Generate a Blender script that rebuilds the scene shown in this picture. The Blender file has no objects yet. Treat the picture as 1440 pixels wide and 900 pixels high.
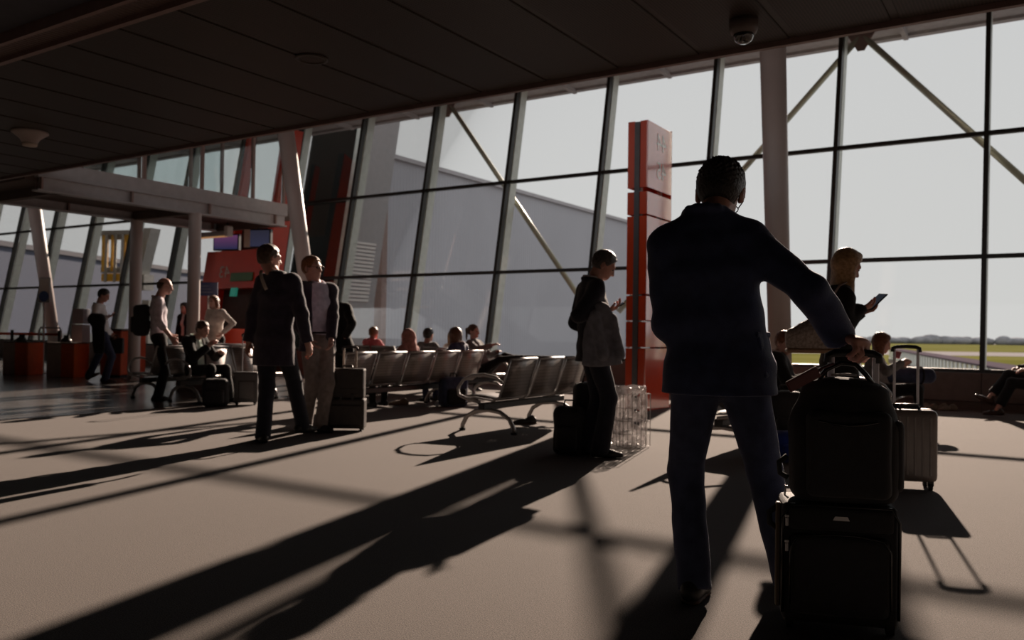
import bpy, bmesh, math, random
import numpy as np
from mathutils import Vector, Matrix, Euler

# ------------------------------------------------------------------ camera, world, sun, exposure
SC = bpy.context.scene
COL = SC.collection
random.seed(7)
PITCH, ROLL, FOC, EYE = 0.0156, 0.0144, 1180.0, Vector((0, 0, 1.05))
fw = Vector((0, math.cos(PITCH), math.sin(PITCH)))
rt = Vector((1, 0, ROLL)).normalized()
upv = rt.cross(fw).normalized()
rt = fw.cross(upv)
cam = bpy.data.cameras.new('camera')
cam_o = bpy.data.objects.new('camera', cam)
COL.objects.link(cam_o)
M = Matrix((rt, upv, -fw)).transposed().to_4x4()
M.translation = EYE
cam_o.matrix_world = M
cam.sensor_width = 36.0
cam.lens = FOC / 1440 * 36
cam.clip_start, cam.clip_end = 0.05, 4000
cam.dof.use_dof = True
cam.dof.focus_distance = 3.3
cam.dof.aperture_fstop = 3.4
SC.camera = cam_o

world = bpy.data.worlds.new('sky')
SC.world = world
world.use_nodes = True
wn = world.node_tree
bg = wn.nodes['Background']
tc = wn.nodes.new('ShaderNodeTexCoord')
sep = wn.nodes.new('ShaderNodeSeparateXYZ')
mr = wn.nodes.new('ShaderNodeMapRange')
mr.inputs['From Min'].default_value = 0.0
mr.inputs['From Max'].default_value = 1.0
cr = wn.nodes.new('ShaderNodeValToRGB')
cr.color_ramp.elements[0].color = (1.0, 0.99, 0.975, 1)
cr.color_ramp.elements[1].color = (0.93, 0.95, 1.0, 1)
cr.color_ramp.elements[1].position = 0.9
wn.links.new(tc.outputs['Generated'], sep.inputs[0])
wn.links.new(sep.outputs['Z'], mr.inputs['Value'])
wn.links.new(mr.outputs['Result'], cr.inputs[0])
wn.links.new(cr.outputs[0], bg.inputs[0])
bg.inputs[1].default_value = 0.69

SUN_AZ, SUN_EL = math.radians(20.2), math.radians(20.6)
sd = Vector((math.sin(SUN_AZ) * math.cos(SUN_EL), math.cos(SUN_AZ) * math.cos(SUN_EL), math.sin(SUN_EL)))
sun = bpy.data.lights.new('sun', 'SUN')
sun.energy = 10.8
sun.angle = math.radians(0.7)
sun.color = (1.0, 0.79, 0.64)
sun_o = bpy.data.objects.new('sun', sun)
sun_o.rotation_euler = sd.to_track_quat('Z', 'Y').to_euler()
sun_o.location = (20, 50, 25)
COL.objects.link(sun_o)

vs = SC.view_settings
vs.view_transform = 'Standard'
vs.look = 'None'
vs.exposure = 0.0
vs.gamma = 1.0
vs.use_curve_mapping = False
SC.cycles.max_bounces = 6
SC.cycles.diffuse_bounces = 3
SC.cycles.glossy_bounces = 3
SC.cycles.transmission_bounces = 4
SC.cycles.transparent_max_bounces = 14
SC.cycles.caustics_reflective = False
SC.cycles.caustics_refractive = False

# ------------------------------------------------------------------ helpers
ANG = -0.5753                       # the facade grid: local x runs along the glass, local y runs out through it
UX = Vector((math.cos(ANG), math.sin(ANG), 0))
UN = Vector((-math.sin(ANG), math.cos(ANG), 0))

def at(px, Y, z):
    """world point on the sight line column px at distance Y and height z"""
    k = (px - 720.0) / FOC
    X = Y * k + ROLL * (EYE.z - z) * 1.0
    return Vector((X, Y, z))

def G(w, n, z=0.0):
    return UX * w + UN * n + Vector((0, 0, z))

def mat(name, col, rough=0.6, metal=0.0, var=0.0, vscale=8.0, bump=0.0, bscale=60.0, spec=0.5, sheen=0.0, coat=0.0,
        emit=None, es=0.0, trans=0.0, col2=None):
    m = bpy.data.materials.new(name)
    m.use_nodes = True
    nt = m.node_tree
    p = nt.nodes['Principled BSDF']
    p.inputs['Base Color'].default_value = (*col, 1)
    p.inputs['Roughness'].default_value = rough
    p.inputs['Metallic'].default_value = metal
    p.inputs['Specular IOR Level'].default_value = spec
    p.inputs['Sheen Weight'].default_value = sheen
    p.inputs['Coat Weight'].default_value = coat
    p.inputs['Coat Roughness'].default_value = 0.08
    if emit:
        p.inputs['Emission Color'].default_value = (*emit, 1)
        p.inputs['Emission Strength'].default_value = es
    if trans:
        p.inputs['Transmission Weight'].default_value = trans
    t = nt.nodes.new('ShaderNodeTexCoord')
    if var > 0 or col2:
        n = nt.nodes.new('ShaderNodeTexNoise')
        n.inputs['Scale'].default_value = vscale
        n.inputs['Detail'].default_value = 5
        nt.links.new(t.outputs['Object'], n.inputs['Vector'])
        r = nt.nodes.new('ShaderNodeValToRGB')
        c2 = col2 or tuple(min(1, c * (1 + var)) for c in col)
        c1 = col if col2 else tuple(c * (1 - var) for c in col)
        r.color_ramp.elements[0].color = (*c1, 1)
        r.color_ramp.elements[1].color = (*c2, 1)
        r.color_ramp.elements[0].position = 0.35
        r.color_ramp.elements[1].position = 0.65
        nt.links.new(n.outputs['Fac'], r.inputs[0])
        nt.links.new(r.outputs[0], p.inputs['Base Color'])
    if bump > 0:
        n2 = nt.nodes.new('ShaderNodeTexNoise')
        n2.inputs['Scale'].default_value = bscale
        n2.inputs['Detail'].default_value = 3
        nt.links.new(t.outputs['Object'], n2.inputs['Vector'])
        b = nt.nodes.new('ShaderNodeBump')
        b.inputs['Strength'].default_value = bump
        b.inputs['Distance'].default_value = 0.01
        nt.links.new(n2.outputs['Fac'], b.inputs['Height'])
        nt.links.new(b.outputs[0], p.inputs['Normal'])
    return m

def dots(m, scale, dark, lo=0.25, hi=0.35, axis=None):
    """perforation print: darker round holes on a metal sheet"""
    nt = m.node_tree
    p = nt.nodes['Principled BSDF']
    t = nt.nodes.new('ShaderNodeTexCoord')
    v = nt.nodes.new('ShaderNodeTexVoronoi')
    v.inputs['Scale'].default_value = scale
    v.inputs['Randomness'].default_value = 0.0
    nt.links.new(t.outputs['Object'], v.inputs['Vector'])
    r = nt.nodes.new('ShaderNodeValToRGB')
    r.color_ramp.elements[0].color = (*dark, 1)
    r.color_ramp.elements[1].color = p.inputs['Base Color'].default_value
    r.color_ramp.elements[0].position = lo
    r.color_ramp.elements[1].position = hi
    nt.links.new(v.outputs['Distance'], r.inputs[0])
    nt.links.new(r.outputs[0], p.inputs['Base Color'])
    return m

def ridges(m, scale, depth=0.02, strength=0.6, direction='X'):
    nt = m.node_tree
    p = nt.nodes['Principled BSDF']
    t = nt.nodes.new('ShaderNodeTexCoord')
    w = nt.nodes.new('ShaderNodeTexWave')
    w.bands_direction = direction
    w.inputs['Scale'].default_value = scale
    nt.links.new(t.outputs['Object'], w.inputs['Vector'])
    b = nt.nodes.new('ShaderNodeBump')
    b.inputs['Strength'].default_value = strength
    b.inputs['Distance'].default_value = depth
    nt.links.new(w.outputs['Fac'], b.inputs['Height'])
    nt.links.new(b.outputs[0], p.inputs['Normal'])
    return m

def glass_mat(name, tint, refl=1.0, rough=0.02):
    m = bpy.data.materials.new(name)
    m.use_nodes = True
    nt = m.node_tree
    nt.nodes.remove(nt.nodes['Principled BSDF'])
    out = nt.nodes['Material Output']
    tr = nt.nodes.new('ShaderNodeBsdfTransparent')
    tr.inputs[0].default_value = (*tint, 1)
    gl = nt.nodes.new('ShaderNodeBsdfGlossy')
    gl.inputs['Roughness'].default_value = rough
    fr = nt.nodes.new('ShaderNodeFresnel')
    fr.inputs[0].default_value = 1.45
    mx = nt.nodes.new('ShaderNodeMixShader')
    mu = nt.nodes.new('ShaderNodeMath')
    mu.operation = 'MULTIPLY'
    mu.inputs[1].default_value = refl
    nt.links.new(fr.outputs[0], mu.inputs[0])
    nt.links.new(mu.outputs[0], mx.inputs[0])
    nt.links.new(tr.outputs[0], mx.inputs[1])
    nt.links.new(gl.outputs[0], mx.inputs[2])
    nt.links.new(mx.outputs[0], out.inputs[0])
    return m

class MB:
    """collects boxes, tubes and sweeps into one mesh"""
    def __init__(s):
        s.v, s.f = [], []
    def add(s, vs_, fs_):
        o = len(s.v)
        s.v += [tuple(v) for v in vs_]
        s.f += [tuple(i + o for i in f) for f in fs_]
        return s
    def box(s, x0, x1, y0, y1, z0, z1, b=0.0, seg=1, mx=None):
        bm = bmesh.new()
        bmesh.ops.create_cube(bm, size=1.0)
        for v in bm.verts:
            v.co = Vector(((x0 + x1) / 2 + v.co.x * (x1 - x0), (y0 + y1) / 2 + v.co.y * (y1 - y0), (z0 + z1) / 2 + v.co.z * (z1 - z0)))
        if b > 0:
            bmesh.ops.bevel(bm, geom=bm.edges[:], offset=b, segments=seg, affect='EDGES', profile=0.6)
        bm.verts.index_update()
        V = [v.co.copy() for v in bm.verts]
        if mx is not None:
            V = [mx @ v for v in V]
        s.add(V, [[v.index for v in f.verts] for f in bm.faces])
        bm.free()
        return s
    def hexa(s, pts):
        """eight corners: bottom four counter-clockwise, then top four"""
        return s.add(pts, [(3, 2, 1, 0), (4, 5, 6, 7), (0, 1, 5, 4), (1, 2, 6, 5), (2, 3, 7, 6), (3, 0, 4, 7)])
    def tube(s, pts, r, seg=8, closed=False, flat=1.0):
        P = [Vector(p) for p in pts]
        n = len(P)
        R = r if isinstance(r, (list, tuple)) else [r] * n
        V, Fc = [], []
        prev = None
        for i in range(n):
            a = P[i - 1] if (i > 0 or closed) else P[i]
            b = P[(i + 1) % n] if (i < n - 1 or closed) else P[i]
            t = (b - a).normalized()
            if prev is None:
                ref = Vector((0, 0, 1)) if abs(t.z) < 0.9 else Vector((1, 0, 0))
                e1 = t.cross(ref).normalized()
            else:
                e1 = (prev - t * prev.dot(t)).normalized()
            prev = e1
            e2 = t.cross(e1)
            for k in range(seg):
                a_ = 2 * math.pi * k / seg
                V.append(P[i] + e1 * (R[i] * math.cos(a_)) + e2 * (R[i] * flat * math.sin(a_)))
        m = n if closed else n - 1
        for i in range(m):
            j = (i + 1) % n
            for k in range(seg):
                l = (k + 1) % seg
                Fc.append((i * seg + k, i * seg + l, j * seg + l, j * seg + k))
        if not closed:
            Fc.append(tuple(range(seg - 1, -1, -1)))
            Fc.append(tuple((n - 1) * seg + k for k in range(seg)))
        return s.add(V, Fc)
    def cyl(s, a, b, r0, r1=None, seg=16):
        return s.tube([a, b], [r0, r0 if r1 is None else r1], seg)
    def lathe(s, prof, seg=20, c=(0, 0, 0)):
        V, Fc = [], []
        n = len(prof)
        for (r, z) in prof:
            for k in range(seg):
                a_ = 2 * math.pi * k / seg
                V.append((c[0] + r * math.cos(a_), c[1] + r * math.sin(a_), c[2] + z))
        for i in range(n - 1):
            for k in range(seg):
                l = (k + 1) % seg
                Fc.append((i * seg + k, i * seg + l, (i + 1) * seg + l, (i + 1) * seg + k))
        Fc.append(tuple(range(seg - 1, -1, -1)))
        Fc.append(tuple((n - 1) * seg + k for k in range(seg)))
        return s.add(V, Fc)
    def mesh(s, name, m=None, smooth=False):
        me = bpy.data.meshes.new(name)
        me.from_pydata(s.v, [], s.f)
        bm = bmesh.new()
        bm.from_mesh(me)
        bmesh.ops.recalc_face_normals(bm, faces=bm.faces[:])
        bm.to_mesh(me)
        bm.free()
        if m:
            me.materials.append(m)
        if smooth:
            for p in me.polygons:
                p.use_smooth = True
        return me

def arc(c, r, a0, a1, n, ax='yz'):
    out = []
    for i in range(n + 1):
        a = math.radians(a0 + (a1 - a0) * i / n)
        u, v = r * math.cos(a), r * math.sin(a)
        if isinstance(r, tuple):
            u, v = r[0] * math.cos(a), r[1] * math.sin(a)
        out.append({'yz': (c[0], c[1] + u, c[2] + v), 'xz': (c[0] + u, c[1], c[2] + v), 'xy': (c[0] + u, c[1] + v, c[2])}[ax])
    return out

def link(name, me, parent=None, loc=(0, 0, 0), rz=0.0):
    o = bpy.data.objects.new(name, me)
    COL.objects.link(o)
    o.location = loc
    o.rotation_euler = (0, 0, rz)
    if parent:
        o.parent = parent
    return o

def obj(name, mb, m, parent=None, loc=(0, 0, 0), rz=0.0, smooth=False):
    return link(name, mb.mesh(name, m, smooth), parent, loc, rz)

def thing(name, label, cat, loc=(0, 0, 0), rz=0.0, group=None):
    o = bpy.data.objects.new(name, None)
    COL.objects.link(o)
    o.empty_display_size = 0.1
    o.location = loc
    o.rotation_euler = (0, 0, rz)
    return tag(o, label, cat, group)

def tag(o, label, cat, group=None):
    o['label'] = label
    o['category'] = cat
    if group:
        o['group'] = group
    return o

def struct(o):
    o['kind'] = 'structure'
    return o

def sroot(name, rz=0.0, loc=(0, 0, 0)):
    o = bpy.data.objects.new(name, None)
    COL.objects.link(o)
    o.location = loc
    o.rotation_euler = (0, 0, rz)
    return struct(o)

def text_obj(name, body, m, parent, loc, rot, size, mirror=True, extrude=0.002):
    cu = bpy.data.curves.new(name, 'FONT')
    cu.body = body
    cu.size = size
    cu.align_x = 'CENTER'
    cu.align_y = 'CENTER'
    cu.extrude = extrude
    tmp = bpy.data.objects.new(name, cu)
    COL.objects.link(tmp)
    dg = bpy.context.evaluated_depsgraph_get()
    dg.update()
    me = bpy.data.meshes.new_from_object(tmp.evaluated_get(dg))
    bpy.data.objects.remove(tmp)
    bpy.data.curves.remove(cu)
    if mirror:
        for v in me.vertices:
            v.co.x = -v.co.x
        me.flip_normals()
    me.materials.clear()
    me.materials.append(m)
    o = link(name, me, parent, loc)
    o.rotation_euler = rot
    return o

# ------------------------------------------------------------------ materials
def carpet_mat():
    m = mat('carpet', (0.085, 0.066, 0.054), rough=0.95, spec=0.15, sheen=0.15)
    nt = m.node_tree
    p = nt.nodes['Principled BSDF']
    t = nt.nodes.new('ShaderNodeTexCoord')
    n = nt.nodes.new('ShaderNodeTexNoise')
    n.inputs['Scale'].default_value = 190
    n.inputs['Detail'].default_value = 4
    n3 = nt.nodes.new('ShaderNodeTexNoise')
    n3.inputs['Scale'].default_value = 1.3
    n3.inputs['Detail'].default_value = 6
    r = nt.nodes.new('ShaderNodeValToRGB')
    r.color_ramp.elements[0].color = (0.040, 0.028, 0.023, 1)
    r.color_ramp.elements[1].color = (0.150, 0.115, 0.097, 1)
    r.color_ramp.elements[0].position = 0.36
    r.color_ramp.elements[1].position = 0.66
    mx = nt.nodes.new('ShaderNodeMixRGB')
    mx.blend_type = 'MULTIPLY'
    mx.inputs[0].default_value = 0.2
    nt.links.new(t.outputs['Object'], n.inputs['Vector'])
    nt.links.new(t.outputs['Object'], n3.inputs['Vector'])
    nt.links.new(n.outputs['Fac'], r.inputs[0])
    nt.links.new(r.outputs[0], mx.inputs[1])
    nt.links.new(n3.outputs['Fac'], mx.inputs[2])
    nt.links.new(mx.outputs[0], p.inputs['Base Color'])
    b = nt.nodes.new('ShaderNodeBump')
    b.inputs['Strength'].default_value = 0.6
    b.inputs['Distance'].default_value = 0.004
    nt.links.new(n.outputs['Fac'], b.inputs['Height'])
    nt.links.new(b.outputs[0], p.inputs['Normal'])
    return m

MT = {}
MT['carpet'] = carpet_mat()
MT['stone'] = mat('polished_stone', (0.115, 0.105, 0.10), rough=0.22, spec=0.6, var=0.25, vscale=3)
MT['ceil'] = dots(mat('perforated_ceiling', (0.060, 0.043, 0.035), rough=0.55, metal=0.2), 42, (0.010, 0.008, 0.007), 0.30, 0.48)
MT['rib'] = mat('ceiling_rib', (0.055, 0.043, 0.036), rough=0.5, metal=0.2, var=0.1)
MT['trim'] = mat('brown_trim', (0.27, 0.185, 0.165), rough=0.45, metal=0.3, var=0.1)
MT['dark'] = mat('dark_plaster', (0.05, 0.05, 0.055), rough=0.9, var=0.1)
MT['wall'] = mat('brown_wall', (0.13, 0.10, 0.09), rough=0.8, var=0.1)
MT['roof'] = mat('roof_underside', (0.30, 0.25, 0.23), rough=0.8, var=0.08)
MT['eave'] = mat('eave_metal', (0.42, 0.40, 0.42), rough=0.6, var=0.08)
MT['black_metal'] = mat('black_mullion_metal', (0.022, 0.021, 0.018), rough=0.45, metal=0.3, var=0.1)
MT['fin'] = mat('grey_green_fin', (0.62, 0.65, 0.60), rough=0.45, metal=0.2, var=0.08)
MT['rod'] = mat('pale_green_rod', (0.42, 0.43, 0.34), rough=0.4, metal=0.1, var=0.05)
MT['glass'] = glass_mat('window_glass', (0.955, 0.96, 0.955), 0.40)
MT['bridge_glass'] = glass_mat('bridge_glass', (0.87, 0.91, 0.91), 0.5)
MT['column'] = mat('column_paint', (0.50, 0.435, 0.42), rough=0.42, var=0.05, vscale=2)
MT['beam'] = mat('beam_paint', (0.47, 0.47, 0.49), rough=0.5, var=0.06)
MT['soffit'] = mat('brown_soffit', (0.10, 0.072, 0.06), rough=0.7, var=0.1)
MT['red'] = mat('red_panel', (0.80, 0.070, 0.008), rough=0.35, spec=0.4, var=0.03, vscale=3, coat=0.15)
MT['red_gloss'] = mat('red_glass_panel', (0.80, 0.080, 0.030), rough=0.2, spec=0.8, var=0.03, vscale=3, coat=1.0)
MT['white_gloss'] = mat('white_gloss_print', (0.80, 0.78, 0.76), rough=0.2, spec=0.8, coat=1.0)
MT['portal'] = mat('red_portal_panel', (0.62, 0.045, 0.012), rough=0.35, var=0.06, vscale=3)
for _k in ('red_gloss', 'white_gloss'):
    MT[_k].node_tree.nodes['Principled BSDF'].inputs['Coat IOR'].default_value = 2.1
MT['grey_strip'] = mat('grey_channel', (0.13, 0.135, 0.15), rough=0.45, metal=0.3, var=0.05)
MT['white'] = mat('white_print', (0.75, 0.72, 0.70), rough=0.5, var=0.03)
MT['cream'] = mat('cream_plastic', (0.55, 0.47, 0.40), rough=0.5, var=0.05)
MT['steel'] = mat('brushed_steel', (0.42, 0.41, 0.41), rough=0.45, metal=0.8, var=0.08)
MT['alu'] = mat('aluminium_post', (0.80, 0.80, 0.86), rough=0.35, metal=0.15, var=0.05)
MT['seat'] = dots(mat('perforated_seat', (0.27, 0.245, 0.235), rough=0.38, metal=0.55), 85, (0.035, 0.03, 0.028), 0.22, 0.34)
MT['black'] = mat('black_plastic', (0.012, 0.012, 0.013), rough=0.4, var=0.15)
MT['rubber'] = mat('black_rubber', (0.015, 0.015, 0.015), rough=0.8, var=0.1)
MT['nylon'] = mat('black_nylon', (0.005, 0.005, 0.007), rough=0.75, var=0.25, vscale=30, bump=0.35, bscale=400, sheen=0.1)
MT['nylon2'] = mat('black_nylon_panel', (0.007, 0.007, 0.010), rough=0.7, var=0.25, vscale=40, bump=0.4, bscale=500, sheen=0.1)
MT['gloss_black'] = mat('black_leather_gloss', (0.012, 0.012, 0.013), rough=0.22, var=0.1)
MT['redtag'] = mat('dark_red_leather', (0.085, 0.012, 0.014), rough=0.5, var=0.15, vscale=20)
MT['silver_case'] = mat('taupe_polycarbonate', (0.17, 0.145, 0.135), rough=0.3, var=0.08, coat=0.3)
MT['brown_case'] = mat('dark_brown_leather', (0.030, 0.022, 0.019), rough=0.45, var=0.2, vscale=15, bump=0.2, bscale=120)
MT['screen_dark'] = mat('phone_screen', (0.02, 0.02, 0.03), rough=0.7, spec=0.1, emit=(0.5, 0.6, 0.8), es=0.03)

def cloth(name, c, sheen=0.25, rough=0.85, var=0.18, vs_=18, bump=0.35, bs=260):
    return mat(name, c, rough=rough, var=var, vscale=vs_, bump=bump, bscale=bs, spec=0.25, sheen=sheen)

MT['navy'] = cloth('navy_wool', (0.034, 0.046, 0.105), sheen=0.7, rough=0.7)
MT['jeans'] = cloth('indigo_denim', (0.050, 0.062, 0.115), sheen=0.5, bs=420)
for _k in ('navy', 'jeans'):
    _p = MT[_k].node_tree.nodes['Principled BSDF']
    _p.inputs['Sheen Roughness'].default_value = 0.28
    _p.inputs['Sheen Tint'].default_value = (0.85, 0.88, 1.0, 1)
MT['suit'] = cloth('dark_suit', (0.016, 0.017, 0.028), sheen=0.25)
MT['suit2'] = cloth('charcoal_purple_suit', (0.040, 0.032, 0.055), sheen=0.3)
MT['blackcloth'] = cloth('black_cloth', (0.009, 0.009, 0.010), sheen=0.12)
MT['greycoat'] = cloth('grey_coat', (0.19, 0.195, 0.23), sheen=0.2)
MT['taupe'] = cloth('taupe_chino', (0.27, 0.23, 0.215), sheen=0.2)
MT['lilac'] = cloth('lilac_shirt', (0.74, 0.70, 0.90), sheen=0.2, bump=0.15)
MT['mauve'] = cloth('pale_mauve_shirt', (0.60, 0.53, 0.58), sheen=0.2, bump=0.15)
MT['whiteshirt'] = cloth('white_shirt', (0.80, 0.78, 0.78), sheen=0.1, bump=0.15, var=0.05)
MT['cream_knit'] = cloth('cream_knit', (0.76, 0.68, 0.63), sheen=0.2, bump=0.5, bs=180, var=0.08)
MT['mint'] = cloth('mint_shirt', (0.55, 0.70, 0.62), bump=0.15, var=0.06)
MT['pink'] = cloth('coral_pink_shirt', (0.85, 0.20, 0.23), bump=0.2, var=0.06)
MT['rose'] = cloth('rose_scarf', (0.55, 0.25, 0.22), bump=0.4, var=0.2)
MT['greyknit'] = cloth('grey_knit', (0.22, 0.21, 0.21), bump=0.5, bs=150)
MT['skin'] = mat('skin', (0.52, 0.28, 0.22), rough=0.5, var=0.08, vscale=25, bump=0.1, bscale=200)
MT['skin_pale'] = mat('skin_pale', (0.58, 0.35, 0.29), rough=0.5, var=0.08, vscale=25)
for _k in ('skin', 'skin_pale'):
    _p = MT[_k].node_tree.nodes['Principled BSDF']
    _p.inputs['Subsurface Weight'].default_value = 0.3
    _p.inputs['Subsurface Radius'].default_value = (1.0, 0.28, 0.16)
    _p.inputs['Subsurface Scale'].default_value = 0.018
def hairm(n, c, c2):
    return mat(n, c, rough=0.42, col2=c2, vscale=45, bump=0.6, bscale=140, sheen=0.15)
MT['h_black'] = hairm('hair_black', (0.010, 0.008, 0.008), (0.024, 0.019, 0.018))
MT['h_grey'] = hairm('hair_grey_brown', (0.035, 0.030, 0.028), (0.085, 0.072, 0.065))
MT['h_brown'] = hairm('hair_brown', (0.045, 0.022, 0.012), (0.11, 0.058, 0.03))
MT['h_auburn'] = hairm('hair_auburn', (0.12, 0.035, 0.012), (0.24, 0.08, 0.03))
MT['h_ginger'] = hairm('hair_ginger', (0.17, 0.065, 0.022), (0.30, 0.13, 0.05))
MT['h_blonde'] = hairm('hair_blonde', (0.30, 0.165, 0.07), (0.52, 0.32, 0.15))
MT['eye'] = mat('eye_dark', (0.03, 0.02, 0.018), rough=0.15)
MT['shoe'] = mat('black_shoe_leather', (0.010, 0.009, 0.009), rough=0.5, var=0.2, vscale=20)
MT['brownshoe'] = mat('brown_shoe_leather', (0.055, 0.025, 0.016), rough=0.35, var=0.2, vscale=20)
MT['tanshoe'] = mat('tan_canvas', (0.22, 0.165, 0.12), rough=0.8, var=0.2, vscale=30)
MT['sole'] = mat('shoe_sole', (0.10, 0.055, 0.035), rough=0.7, var=0.2)

# ------------------------------------------------------------------ figures: distance fields meshed into continuous surfaces
BIG = 1e3

def smin(a, b, k):
    if k <= 0:
        return np.minimum(a, b)
    h = np.maximum(k - np.abs(a - b), 0.0) / k
    return np.minimum(a, b) - h * h * k * 0.25

def smax(a, b, k):
    return -smin(-a, -b, k)

def A3(v):
    return np.array([v[0], v[1], v[2]], dtype=np.float32)

class Cone:
    def __init__(s, a, b, ra, rb):
        s.a, s.b, s.ra, s.rb = A3(a), A3(b), ra, rb
    def bounds(s):
        r = max(s.ra, s.rb)
        return np.minimum(s.a, s.b) - r, np.maximum(s.a, s.b) + r
    def d(s, P):
        ba = s.b - s.a
        q = P - s.a
        t = np.clip(q @ ba / max(1e-9, float(ba @ ba)), 0, 1)
        return np.linalg.norm(q - t[..., None] * ba, axis=-1) - (s.ra + (s.rb - s.ra) * t)

class Ecap:
    """tapered capsule of elliptical section; side = direction of the first radius"""
    def __init__(s, a, b, sa, sb, side, cap=0.6):
        s.a, s.b, s.sa, s.sb, s.cap = A3(a), A3(b), sa, sb, cap
        e3 = s.b - s.a
        s.L = float(np.linalg.norm(e3))
        e3 = e3 / max(s.L, 1e-6)
        e1 = A3(side)
        e1 = e1 - e3 * float(e1 @ e3)
        e1 /= np.linalg.norm(e1)
        s.e1, s.e2, s.e3 = e1, np.cross(e3, e1).astype(np.float32), e3
    def bounds(s):
        r = max(s.sa + s.sb)
        return np.minimum(s.a, s.b) - r, np.maximum(s.a, s.b) + r
    def d(s, P):
        q = P - s.a
        z = q @ s.e3
        t = np.clip(z / max(s.L, 1e-6), 0, 1)
        rx = s.sa[0] + (s.sb[0] - s.sa[0]) * t
        ry = s.sa[1] + (s.sb[1] - s.sa[1]) * t
        rm = np.minimum(rx, ry)
        zr = rm * s.cap
        x, y, zz = q @ s.e1, q @ s.e2, z - t * s.L
        k0 = np.sqrt((x / rx) ** 2 + (y / ry) ** 2 + (zz / zr) ** 2)
        k1 = np.sqrt((x / rx ** 2) ** 2 + (y / ry ** 2) ** 2 + (zz / zr ** 2) ** 2)
        return np.where(k0 < 0.3, (k0 - 1) * rm, k0 * (k0 - 1) / np.maximum(k1, 1e-6))

class Ell:
    def __init__(s, c, R, r):
        s.c, s.R, s.r = A3(c), np.array(R, dtype=np.float32), np.array(r, dtype=np.float32)   # R rows = axes
    def bounds(s):
        m = float(s.r.max())
        return s.c - m, s.c + m
    def d(s, P):
        q = (P - s.c) @ s.R.T
        k0 = np.linalg.norm(q / s.r, axis=-1)
        k1 = np.linalg.norm(q / s.r ** 2, axis=-1)
        return np.where(k0 < 0.3, (k0 - 1) * float(s.r.min()), k0 * (k0 - 1) / np.maximum(k1, 1e-6))

class RBox:
    def __init__(s, c, R, h, r):
        s.c, s.R, s.h, s.r = A3(c), np.array(R, dtype=np.float32), np.array(h, dtype=np.float32), r
    def bounds(s):
        m = float(np.linalg.norm(s.h)) + s.r
        return s.c - m, s.c + m
    def d(s, P):
        q = np.abs((P - s.c) @ s.R.T) - s.h + s.r
        return np.linalg.norm(np.maximum(q, 0), axis=-1) + np.minimum(q.max(axis=-1), 0) - s.r

class Group:
    def __init__(s, prims, k=0.03, join=0.02, cuts=(), sub=(), sub_k=0.01, disp=None):
        s.prims, s.k, s.join, s.cuts, s.sub, s.sub_k, s.disp = prims, k, join, cuts, sub, sub_k, disp
    def bounds(s):
        B = [p.bounds() for p in s.prims]
        return np.min([b[0] for b in B], axis=0), np.max([b[1] for b in B], axis=0)

def wrinkle(amp, f=1.0, seed=0.0):
    def fn(P):
        x, y, z = P[..., 0] * f + seed, P[..., 1] * f + seed * 1.7, P[..., 2] * f - seed
        return amp * (np.sin(21 * z + 9 * x + 2.2 * np.sin(11 * y + 5 * x)) * 0.55 + np.sin(33 * x - 14 * z + 1.8 * np.sin(13 * z + seed)) * 0.3
                      + np.sin(47 * z + 30 * y + 25 * x + seed) * 0.25)
    return fn

def tufts(amp, f=1.0, z0=None):
    def fn(P):
        amp_ = amp if z0 is None else amp * np.clip((P[..., 2] - z0) / 0.07, 0.12, 1.0)
        x, y, z = P[..., 0] * f, P[..., 1] * f, P[..., 2] * f
        return amp_ * (np.sin(210 * x + 3 * np.sin(90 * z)) * np.sin(190 * y + 60 * z) + 0.6 * np.sin(320 * z + 120 * x) * np.sin(280 * x - 160 * y))
    return fn

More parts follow.
